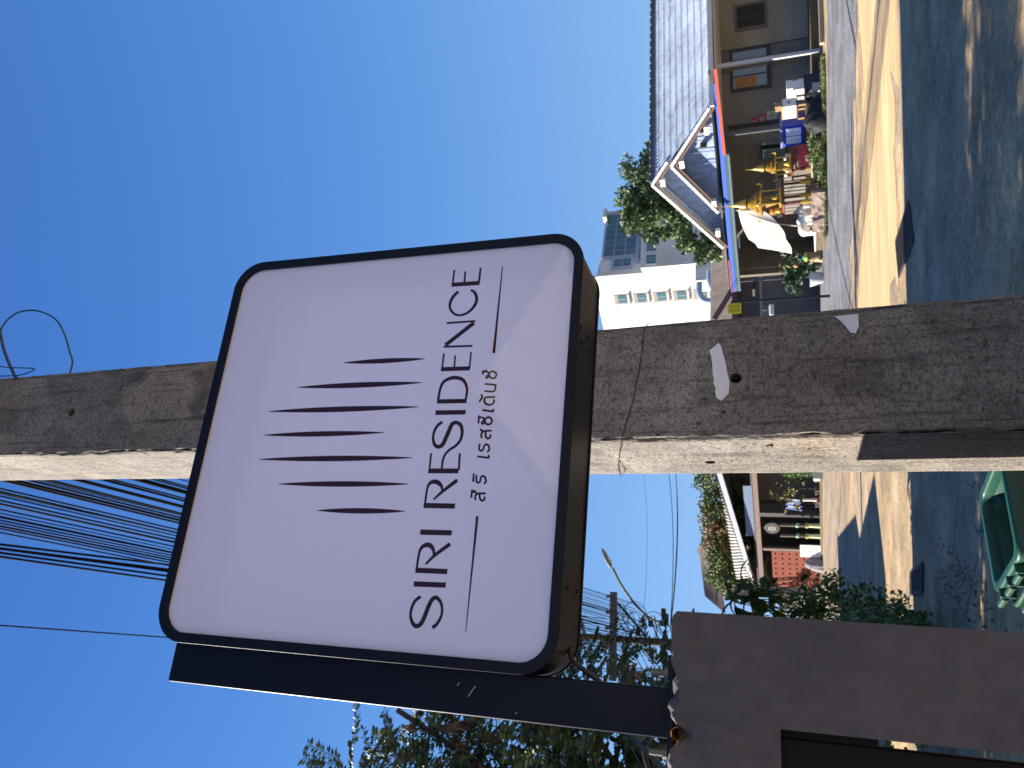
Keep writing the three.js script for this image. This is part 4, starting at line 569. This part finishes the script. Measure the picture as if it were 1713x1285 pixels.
  const tb = thing('side_table', 'small white tube stool lying in the dark shop front', 'stool', at(1.2, .0, .9), yaw); part('seat', cyl(.07, .07, .7, 0, .62, 0, 12).rotateZ(0), M(.6, .58, .55, .6), tb); for (const s of [-1, 1]) part('leg', cyl(.025, .025, .5, s * .12, .25, 0, 8), M(.2, .05, .04, .6), tb);
  const gp = thing('hedge_pot', 'square dark planter with a bright green clipped shrub beside the pole', 'planter', at(-.75, 0, .8), yaw); part('box', rbox(.8, .45, .6, .03, 0, .225, 0), M(.05, .05, .055, .8), gp); part('shrub', crownGeo([[0, 1.1, 0, .55, .85, .45, 900]], .10, .035, [[.10, .20, .02], [.07, .15, .02], [.13, .22, .03]]), leafMat, gp); part('stone', rbox(.3, .42, .3, .04, .62, .21, .1), M(.6, .55, .45, .9), gp);
}
{ // a brown roof further back
  const b = thing('far_house', 'far house with a dark brown hipped roof behind the flowering bushes', 'house', [0, 0, 0]);
  part('roof', tileRoof([-10.6, 6.9, -58], [-17.5, 6.3, -60], [-13.4, 8.35, -62], [-16.8, 8.0, -62], 40, 8, .03, .03), M(.115, .085, .075, .9, { map: boardTex }), b); part('roof', slab([[-13.4, 8.35, -62], [-16.8, 8.0, -62], [-18, 6, -67], [-10, 6, -67]], [0, -.06, 0]), M(.115, .085, .075, .9), b);
  part('hip', tube([[-10.6, 6.95, -58], [-13.4, 8.42, -62]], .12, 4, 8), M(.09, .06, .055, .9), b); part('wall', box(4.4, 6.2, 4, -14.6, 3.1, -64.5), M(.30, .27, .23, .9, { map: stuccoTex }), b);
}
// ---------- overhead lines ----------
const cableM = M(.010, .010, .011, .95, { specularIntensity: .15 }), farPole = V(-6.72, 0, -20.2);
{
  const p = thing('crossarm_pole', 'distant concrete power pole with a crossarm and tangled cables above the wall', 'utility pole', [farPole.x, 0, farPole.z], .35);
  const pc = M(.20, .185, .16, .9, { map: speckle });
  { const g = new THREE.CylinderGeometry(.11, .17, 7.2, 4); g.rotateY(Math.PI / 4); g.translate(0, 3.6, 0); part('shaft', g, pc, p); }
  part('crossarm', box(2.2, .17, .13, .07, 6.0, .14, 0, 0, .03), M(.11, .10, .085, .9), p);
  part('brace', bar([-.75, 5.95, .15], [-.08, 5.35, .13], .04, .04), cableM, p); part('brace', bar([.9, 5.92, .15], [.12, 5.15, .13], .05, .05), cableM, p);
  for (let i = 0; i < 6; i++) { const s = -.95 + i * .4; part('insulator', cyl(.035, .05, .13, s, 6.15, .14, 8), M(.08, .06, .05, .4), p); }
  for (let i = 0; i < 14; i++) { const a = rr(0, 6.28), r = rr(.12, .42), c = V(rr(-.1, .7), rr(4.9, 5.9), rr(.1, .3)), pts = []; for (let k = 0; k <= 12; k++) { const t = k / 12 * 6.28; pts.push([c.x + Math.cos(t) * r, c.y + Math.sin(t) * r * .8, c.z + Math.sin(t + a) * .1]); } part('cable_coil', tube(pts, .008, 30, 4), cableM, p); }
  for (let i = 0; i < 3; i++) part('splice_box', rbox(.22, .12, .12, .03, .2 + i * .26, 5.35 - i * .32, .2), M(.03, .028, .026, .6), p);
  part('terminal_box', rbox(.30, .16, .2, .02, .56, 4.68, .1), M(.06, .07, .07, .6), p); part('terminal_arm', bar([.0, 4.45, .05], [.62, 4.50, .1], .05, .05), M(.05, .055, .05, .6), p);
  const l = thing('street_lamp', 'street lamp on a long rising arm beside the distant power pole', 'street lamp', [-6.18, 4.70, -20.05]);
  part('arm', tube([[0, 0, 0], [.10, .30, .02], [.42, .65, .05], [.95, 1.02, .1], [1.38, 1.22, .14]], .032, 40, 8), M(.10, .115, .09, .6), l);
  { const g = new THREE.SphereGeometry(1, 18, 12); g.scale(.28, .055, .10); g.rotateZ(.42); g.translate(1.62, 1.36, .16); part('lamp_head', g, M(.16, .17, .15, .5), l); const q = new THREE.SphereGeometry(1, 14, 8); q.scale(.14, .035, .07); q.rotateZ(.42); q.translate(1.56, 1.29, .16); part('lens', q, M(.4, .4, .38, .3), l); }
  part('bracket', box(.12, .18, .12, 0, 0, 0), M(.07, .075, .07, .6), l);
}
function cable(a, b, sag, r, label, group) { const A = V(...a), B = V(...b), pts = []; for (let k = 0; k <= 16; k++) { const t = k / 16; const q = A.clone().lerp(B, t); q.y -= sag * 4 * t * (1 - t); pts.push(q); } return single('overhead_cable', tube(pts, r, 40, 5), cableM, label, 'cable', group); }
{
  const bundle = 'black overhead cable in the thick bundle running past the concrete pole', G = 'cables of the thick overhead bundle';
  for (let i = 0; i < 44; i++) { const k = (i + .5) / 44, x = lerp(1.20, 1.86, k) + rr(-.03, .03), h = rr(-.3, .3); cable([x, 7.4 + h, 1.5], [farPole.x + lerp(-.4, .95, k) + rr(-.06, .06), 5.4 + h, farPole.z + rr(.1, .4)], .2 + rr(-.07, .07), rr(.004, .0095), bundle, G); }
  for (let i = 0; i < 5; i++) cable([.90 - (i % 3) * .018 - (i > 2 ? .09 : 0), 7.4 + i * .02, 1.5], [farPole.x - .1 + i * .16, 6.08, farPole.z + .14], .12 + i * .03, .009, 'black overhead cable in the thin group beside the thick bundle', 'cables of the thin overhead group');
  cable([.45, 7.6, 1.5], [farPole.x - .8, 6.2, farPole.z], .1, .006, 'lone thin overhead wire left of the cable bundles', undefined);
  for (let i = 0; i < 12; i++) cable([farPole.x + rr(-.4, .8), rr(4.9, 6.1), farPole.z + .1], [-24 + rr(-3, 3), rr(3.5, 6.5), -44 + rr(-6, 6)], rr(.2, .8), rr(.010, .016), 'black cable running on from the distant power pole towards the trees', 'cables beyond the distant power pole');
  for (const [x, y, s] of [[-.6, 8.35, .5], [-.2, 8.05, .6], [.2, 7.95, .55]]) cable([farPole.x + .3, 4.55, farPole.z], [x, y, -41], s, .012, 'thin service wire crossing the sky above the flowering bushes', 'service wires above the flowering bushes');
  cable([farPole.x + .8, 5.2, farPole.z], [-1.6, 9.4, -41], .4, .005, 'very thin lone wire crossing the sky above the service wires');
}

// ---------- plants ----------
const bark = M(.10, .075, .055, .95, { map: boardTex });
function tree(name, label, p, trunk, limbs, clumps, len, wid, tints, group) {
  const t = thing(name, label, 'tree', p, 0, group);
  part('trunk', tube(trunk, trunk.r ?? .12, 20, 8), bark, t);
  for (const l of limbs) part('limb', tube(l, l.r ?? .045, 16, 6), bark, t);
  part('crown', crownGeo(clumps, len, wid, tints), leafMat, t); return t;
}
{ // tree behind the shrine house
  const cl = []; for (const [x, y, z, r, n] of [[10.6, 8.6, -42, 1.3, 900], [9.4, 9.0, -42.6, 1.1, 800], [8.4, 8.6, -42, 1.0, 700], [8.9, 7.3, -42.2, 1.4, 1000], [7.9, 7.7, -42.5, .7, 320], [7.5, 6.4, -42, .85, 480], [6.9, 5.6, -42.2, .8, 460], [6.5, 5.0, -41.8, .6, 300], [11.6, 7.6, -42.5, 1.2, 800], [10.0, 7.2, -43, 1.4, 900]]) cl.push([x, y, z, r, r * .85, r, n]);
  tree('broadleaf_tree', 'green broadleaf tree rising behind the shrine house gables', [0, 0, 0], [[9.4, 0, -43], [9.3, 3, -43], [9.1, 6, -42.6], [9.0, 8, -42.4]], [[[9.2, 5, -42.8], [8.2, 6.5, -42.4], [7.4, 8, -42.4]], [[9.2, 5.5, -42.8], [10.4, 7.2, -42.5], [10.8, 8.6, -42.2]], [[9.1, 4.6, -42.8], [7.8, 5.3, -42.3], [6.6, 5.2, -42]]], cl, .30, .09, [[.055, .10, .022], [.075, .13, .03], [.04, .08, .02], [.10, .14, .04]]);
}
{ // flowering bushes above the left house
  const greens = [[.09, .13, .015], [.13, .17, .02], [.06, .10, .015]], withFlower = [...greens, [.26, .07, .02], [.30, .11, .03]];
  const spots = [[-6.2, 5.9, -49, 1.25, 1.15, 0], [-7.6, 5.6, -49.3, 1.1, 1.15, 0], [-8.7, 5.7, -49.6, 1.0, 1.1, 1], [-9.9, 5.7, -50, 1.1, 1.1, 1], [-11.0, 5.6, -50.2, 1.0, 1.0, 0], [-12.2, 5.6, -50.5, 1.1, 1.1, 0]];
  const labs = ['dense green bush above the house roof, its edge against the pole', 'green bush between the pole side bush and the flowering bush', 'bush with orange flowers above the beige roof edge', 'bush with orange flowers beside the brown far roof', 'yellow green bush in front of the brown far roof', 'dark bush above the big leaved plant'];
  spots.forEach(([x, y, z, rx, ry, f], i) => { const t = thing('bush', labs[i], 'bush', [x, 0, z]); part('stem', tube([[0, 0, 0], [.1, 2.5, 0], [0, 5, 0]], .09, 10, 6), bark, t); part('foliage', crownGeo([[0, y, 0, rx, ry, .9, 2400], [.3, y - 1.2, .2, rx * .9, .9, .8, 1000]], .17, .06, f ? withFlower : greens), leafMat, t); });
  const pale = thing('bush', 'pale yellow green shrub at the end of the terracotta vent wall', 'bush', [-13.6, 0, -47.5]); part('stem', tube([[0, 0, 0], [0, .6, 0]], .05, 6, 6), bark, pale); part('foliage', crownGeo([[0, 1.3, 0, 1.1, 1.2, .8, 1300]], .15, .05, [[.26, .26, .08], [.20, .21, .06], [.32, .30, .12]]), leafMat, pale);
}
{ // big leaved plant behind the wall: every leaf a part
  const t = thing('broad_leaf_plant', 'tall plant with long dark broad leaves rising behind the grey wall', 'plant', [-3.28, 0, -11.6]);
  const tint = [[.035, .065, .012], [.045, .085, .016], [.028, .05, .012], [.06, .09, .015]].map((c) => M(...c, .7, { specularIntensity: .35, transmission: .2, thickness: 0 }));
  for (let i = 0; i < 110; i++) {
    const a = rr(0, 6.28), lean = rr(.05, .8), L = rr(.35, .62), w = L * rr(.11, .18), y0 = rr(1.1, 2.5), n = 8, P = [], I = [], U = [], d = V(Math.cos(a), 0, Math.sin(a)), s = V(-d.z, 0, d.x), o = V(rr(-.55, .42), y0 - (i % 3) * .1, rr(-.45, .45));
    for (let j = 0; j <= n; j++) { const q = j / n, ww = w * Math.sin(Math.PI * Math.min(1, q * .93 + .05)) ** .8, c = o.clone().addScaledVector(d, L * q * Math.sin(lean + q * .5)).add(V(0, L * q * Math.cos(lean + q * .9), 0)); for (const k of [-1, 0, 1]) { const p = c.clone().addScaledVector(s, k * ww); p.y += Math.abs(k) * ww * .25; P.push(p.x, p.y, p.z); U.push(k, q); } }
    for (let j = 0; j < n; j++) for (let k = 0; k < 2; k++) { const b = j * 3 + k; I.push(b, b + 3, b + 1, b + 1, b + 3, b + 4); }
    const g = new THREE.BufferGeometry(); g.setAttribute('position', new THREE.Float32BufferAttribute(P, 3)); g.setAttribute('uv', new THREE.Float32BufferAttribute(U, 2)); g.setIndex(I); g.computeVertexNormals();
    const lf = part('leaf', g, tint[i % 4], t); part('stalk', tube([[o.x - d.x * .12, y0 - .45, o.z - d.z * .12], [o.x - d.x * .04, y0 - .2, o.z - d.z * .04], o], .008, 6, 5), tint[1], lf);
  }
}
{ // low dark shrub at the road edge
  const t = thing('low_shrub', 'low dark green shrub growing at the road edge behind the wall', 'shrub', [-3.2, 0, -10.2]);
  part('foliage', crownGeo([[-.35, .62, -.5, .75, .62, .7, 2600], [.0, .42, .35, .55, .42, .6, 1900], [-.75, .8, .2, .6, .7, .6, 1500], [-.2, .95, -1.4, .6, .5, .6, 1400]], .075, .026, [[.05, .11, .02], [.07, .14, .025], [.035, .08, .015], [.10, .17, .04]]), leafMat, t);
  for (let i = 0; i < 7; i++) { const x = rr(-.7, .4), z = rr(-.9, .6); part('stem', tube([[x * .3, 0, z * .3], [x * .7, .35, z * .7], [x, .8, z]], .010, 8, 5), bark, t); }
  // dry weeds and fallen stalks beside it
  const w = leaves(480, () => { const a = rnd(); return { p: V(-2.25 + rr(-.75, .55) - a * .2, rr(.0, .05), -8.6 + rr(-1.1, 1.2)), len: rr(.02, .11), wid: rr(.003, .008), dir: V(rr(-.7, .7), rr(0, 1.0), rr(-.7, .7)), loose: .4, tint: [.07 * rr(.4, 1.6), .06 * rr(.4, 1.5), .022] }; });
  const m = shade(new THREE.Mesh(w, leafMat)); m.name = 'dry_weeds'; m.userData = { kind: 'stuff', label: 'dry weeds and stalks scattered beside the low shrub', category: 'weeds' }; scene.add(m);
  const litter = leaves(160, () => ({ p: V(rr(-3.6, -1.0), .012, rr(-8.4, -4.6)), len: rr(.03, .09), wid: rr(.006, .02), dir: V(rr(-1, 1), .05, rr(-1, 1)), loose: .1, tint: [.05 * rr(.4, 1.6), .035, .018] }));
  const lm = shade(new THREE.Mesh(litter, leafMat)); lm.name = 'leaf_litter'; lm.userData = { kind: 'stuff', label: 'fallen leaves scattered on the dirt by the green bin', category: 'leaf litter' }; scene.add(lm);
  // verge grass before the shrine
  const gr = leaves(9000, () => { const k = rnd(), x = lerp(4.9, 10.6, k), z = lerp(-30.2, -28.7, Math.min(1, Math.max(0, k * 1.4 - .2))) + rr(-.65, .75) * (.4 + Math.sin(k * 9) * .2 + .35); return { p: V(x, .01, z), len: rr(.05, .18), wid: rr(.008, .02), dir: V(rr(-.4, .4), 1, rr(-.4, .4)), loose: .3, tint: rnd() < .3 ? [.16, .15, .04] : [.06 * rr(.6, 1.4), .11 * rr(.6, 1.4), .02] }; });
  const gm = shade(new THREE.Mesh(gr, leafMat)); gm.name = 'verge_grass'; gm.userData = { kind: 'stuff', label: 'short green verge grass in front of the shrine house', category: 'grass' }; scene.add(gm);
  const sb = thing('low_shrub', 'small green shrub on the verge beside the tarpaulin heap', 'shrub', [7.6, 0, -29.4]); part('foliage', crownGeo([[0, .3, 0, .9, .3, .4, 700]], .12, .035, [[.06, .12, .02], [.09, .16, .03]]), leafMat, sb);
}
{ // feathery pod tree on the left, in front of the neighbouring plot
  const t = thing('pod_tree', 'tall feathery tree with brown hanging seed pods behind the sign post', 'tree', [-6.2, 0, -9.6]);
  part('trunk', tube([[0, 0, 0], [.15, 2, .1], [.05, 4, .2], [.3, 6.2, .1]], .16, 24, 9), bark, t);
  const limbs = [[[.1, 2.4, .1], [.9, 3.2, .4], [1.7, 3.6, .5], [2.6, 4.3, .4]], [[.1, 3.4, .2], [.9, 4.6, .3], [1.5, 5.8, .2], [1.9, 6.6, .2]], [[.1, 3, .2], [-.9, 4.5, .4], [-1.6, 6, .2]], [[.1, 2.0, .1], [1.2, 2.7, .6], [2.2, 2.9, .7]]];
  for (const l of limbs) part('limb', tube(l, .035, 20, 6), bark, t);
  // twigs carrying pairs of leaflets
  const spots = [], twigs = [];
  const clumps = [[1.5, 5.0, .3, .95, 1.0, .9, 190], [2.0, 3.9, .4, 1.0, .8, .9, 200], [1.3, 3.2, .4, 1.1, .8, .9, 200], [2.45, 3.0, .6, .75, .55, .7, 60], [.6, 6.2, .1, .9, .9, .8, 130], [.3, 4.2, .2, 1.1, 1.0, .9, 170], [1.45, 6.0, .3, .6, .6, .6, 60], [.75, 7.2, .1, .7, .6, .6, 40], [-.9, 5.8, .2, 1.1, 1.1, .9, 50], [-.6, 3.2, .2, 1.1, 1.0, .9, 50], [2.5, 2.4, .6, .8, .5, .7, 45]];
  for (const [x, y, z, rx, ry, rz, n] of clumps) for (let i = 0; i < n; i++) { const v = inBall(), o = V(x + v.x * rx, y + v.y * ry, z + v.z * rz), d = V(v.x + rr(-.5, .5), v.y * .4 + rr(-.6, .35), v.z + rr(-.5, .5)).normalize(), L = rr(.28, .55); twigs.push([o, o.clone().addScaledVector(d, L)]); const s = V(-d.z, 0, d.x).normalize(), m = Math.round(L / .034); for (let k = 1; k <= m; k++) for (const q of [-1, 1]) spots.push([o.clone().addScaledVector(d, L * k / m), s.clone().multiplyScalar(q).addScaledVector(d, .45).add(V(0, -.15, 0))]); }
  const tints = [[.03, .06, .014], [.045, .085, .02], [.02, .045, .012], [.085, .12, .02]];
  part('crown', leaves(spots.length, (i) => ({ p: spots[i][0], dir: spots[i][1], loose: .25, len: rr(.08, .14), wid: rr(.017, .027), tint: tints[Math.floor(rnd() * 4)] })), leafMat, t);
  part('twigs', twigs.map(([a, b]) => tube([a, a.clone().lerp(b, .5), b], .006, 3, 3)), bark, t);
  const podM = M(.15, .09, .05, .8);
  for (let c = 0; c < 26; c++) { const q = clumps[Math.floor(rnd() * 7)], v = inBall(), o = V(q[0] + v.x * q[3] * 1.1, q[1] + v.y * q[4] * 1.1, q[2] + .35 + v.z * .5); const gs = []; for (let k = 0; k < 9; k++) { const a = rr(-.5, .5), L = rr(.16, .28), g = new THREE.BoxGeometry(.022, L, .005, 1, 4, 1), p = g.attributes.position; for (let i = 0; i < p.count; i++) p.setX(i, p.getX(i) + Math.pow(p.getY(i) / L, 2) * .03); g.translate(0, -L / 2, 0); g.rotateZ(a); g.rotateY(rr(0, 6)); g.translate(o.x + rr(-.05, .05), o.y, o.z + rr(-.05, .05)); gs.push(g); } part('pod_cluster', gs, podM, t); }
}

// ---------- green wheeled bin ----------
{
  const t = thing('wheeled_bin', 'open green plastic wheeled bin standing beside the concrete pole', 'bin', [-.60, 0, -3.50], 0);
  const ax = V(-.37, 0, .235).normalize(); t.rotation.y = Math.atan2(-ax.z, ax.x);   // local x points to the hinge side
  const green = M(.002, .045, .025, .45), L = .42, Wd = .42, H = .80, th = .018;
  const ring = (y, k, inset) => { const a = (L * k) / 2 - inset, b = (Wd * k) / 2 - inset, r = .05, o = []; for (const [sx, sz, t0] of [[1, -1, -Math.PI / 2], [1, 1, 0], [-1, 1, Math.PI / 2], [-1, -1, Math.PI]]) for (let i = 0; i <= 6; i++) { const t = t0 + i / 6 * Math.PI / 2; o.push([sx * (a - r) + Math.cos(t) * r, y, sz * (b - r) + Math.sin(t) * r]); } return o; };
  const loft = (rings) => { const P = [], I = [], n = rings[0].length; rings.forEach((r) => r.forEach((p) => P.push(...p))); for (let j = 0; j < rings.length - 1; j++) for (let i = 0; i < n; i++) { const a = j * n + i, b = j * n + (i + 1) % n; I.push(a, b, a + n, b, b + n, a + n); } const g = new THREE.BufferGeometry(); g.setAttribute('position', new THREE.Float32BufferAttribute(P, 3)); g.setIndex(I); g.computeVertexNormals(); return g; };
  part('body', loft([ring(.06, .70, .15), ring(.06, .78, 0), ring(.66, .93, 0), ring(.67, .95, 0), ring(H - .03, .97, 0), ring(H - .03, .97, th), ring(.66, .93, th), ring(.09, .78, th), ring(.09, .70, .15)]), green, t);
  part('rim', loft([ring(H - .045, 1.04, 0), ring(H - .012, 1.04, 0), ring(H, 1.02, 0), ring(H, .97, th * .7), ring(H - .01, .965, th), ring(H - .045, .965, th)]), green, t);
  part('floor', box(L * .74, .02, Wd * .74, 0, .075, 0), green, t);
  for (let i = 0; i < 3; i++) { const z = -.14 + i * .14, b = part('hinge_bracket', rbox(.04, .06, .02, .006, L / 2 + .022, H - .03, z), green, t); part('hinge_pin', cyl(.013, .013, .09, 0, 0, 0, 14).rotateX(Math.PI / 2).translate(L / 2 + .038, H - .02, z + .05), green, b); }
  part('handle', tube([[L / 2 + .02, H - .06, -.19], [L / 2 + .05, H - .06, -.18], [L / 2 + .055, H - .06, 0], [L / 2 + .05, H - .06, .18], [L / 2 + .02, H - .06, .19]], .011, 30, 8), green, t);
  const lid = part('lid', rbox(.03, .50, Wd + .02, .012, L / 2 + .062, H - .33, 0), green, t); part('lid_rib', rbox(.02, .42, .30, .008, L / 2 + .078, H - .33, 0), green, lid);
  for (const s of [-1, 1]) { const w = part('wheel', cyl(.09, .09, .045, 0, 0, 0, 24).rotateX(Math.PI / 2).translate(L / 2 - .06, .09, s * (Wd / 2 - .03)), M(.012, .012, .012, .8), t); part('hub', cyl(.04, .04, .05, 0, 0, 0, 16).rotateX(Math.PI / 2).translate(L / 2 - .06, .09, s * (Wd / 2 - .03)), M(.06, .06, .06, .6), w); }
}
// ---------- buildings to the left, outside the picture: they throw the long shadows over the road ----------
{
  const pl = M(.45, .42, .37, .9, { map: stuccoTex });
  const n = thing('gabled_neighbour', 'pale house with two gables beside the road, hidden by the grey wall', 'house', [-9.5, 0, 0]);
  const prof = [[-31, 0], [-31, 2.25], [-30.3, 2.25], [-22.2, 3.55], [-21.2, 3.30], [-17.3, 4.55], [-15.8, 3.55], [-15.8, 0]];
  const e = new THREE.ExtrudeGeometry(shapeOf(prof.map(([z, y]) => [-z, y])), { depth: 4, bevelEnabled: false }); e.rotateY(Math.PI / 2); e.translate(-4, 0, 0); part('wall', e, pl, n);
  part('door', box(.06, 2.0, .9, .03, 1.0, -18), darkWood, n);
  const r = thing('residence_block', 'two storey rendered residence behind the grey boundary wall', 'building', [-11.2, 0, -10.6]);
  part('wall', box(7.2, 7.6, 3.5, 0, 3.8, 0), pl, r); part('roof', slab([[-3.75, 7.6, -1.8], [3.75, 7.6, -1.8], [3.75, 7.6, 1.8], [-3.75, 7.6, 1.8]], [0, .25, 0]), M(.2, .19, .18, .9), r);
  for (let i = 0; i < 2; i++) for (let j = 0; j < 2; j++) { const w = part('window', box(.06, 1.3, 1.1, 3.61, 1.9 + j * 3.4, -.75 + i * 1.5), M(.1, .1, .1, .6), r); part('pane', box(.03, 1.1, .9, 3.64, 1.9 + j * 3.4, -.75 + i * 1.5), glassDark, w); }
}
tree('shade_tree', 'leafy garden tree behind the boundary wall that dapples the road', [-9.4, 0, -7.5], [[0, 0, 0], [.1, 2, 0], [0, 4.4, 0]], [[[0, 3, 0], [.8, 4.6, .4], [1.2, 5.8, .5]], [[0, 3, 0], [-.8, 4.8, -.3], [-1.2, 6, -.4]]], [[0, 5.2, 0, 1.9, 1.7, 1.25, 4600], [.9, 4.2, .4, 1.4, 1.3, .8, 2600], [-.8, 6.6, -.3, 1.6, 1.4, .9, 2900], [.3, 3.2, -.4, 1.5, 1.1, .9, 2200], [-.5, 2.0, .0, 1.4, 1.0, .8, 1600]], .17, .05, [[.05, .10, .02], [.07, .13, .03]]);
{ // pale house across the road behind the camera: its sunlit wall shows in the glossy sign face
  const h = thing('opposite_house', 'pale gabled house across the road that the sign face mirrors', 'house', [6.7, 0, 8.3], -2.4);
  const pl = M(.62, .58, .50, .9, { map: stuccoTex });
  part('wall', box(7, 5.0, 5, 0, 2.5, -2.5), pl, h);
  const e = new THREE.ExtrudeGeometry(shapeOf([[-2.6, 5.0], [2.6, 5.0], [0, 6.9]]), { depth: 5, bevelEnabled: false }); e.translate(-1.4, 0, -5); part('gable', e, pl, h);
  part('roof', [bar([-4.2, 4.95, .2], [-1.4, 7.05, .2], .12, .12), bar([1.4, 4.95, .2], [-1.4, 7.05, .2], .12, .12)], brownTrim, h);
  const d = part('door', box(1.2, 2.2, .08, 2.4, 1.1, .03), darkWood, h); part('handle', box(.05, .2, .05, 1.95, 1.1, .09), gold, d);
  for (const x of [-3, -.6]) { const w = part('window', box(1.3, 1.2, .08, x, 3.6, .03), M(.1, .1, .1, .6), h); part('pane', box(1.1, 1.0, .04, x, 3.6, .07), glassDark, w); }
}

renderer.render(scene, camera);
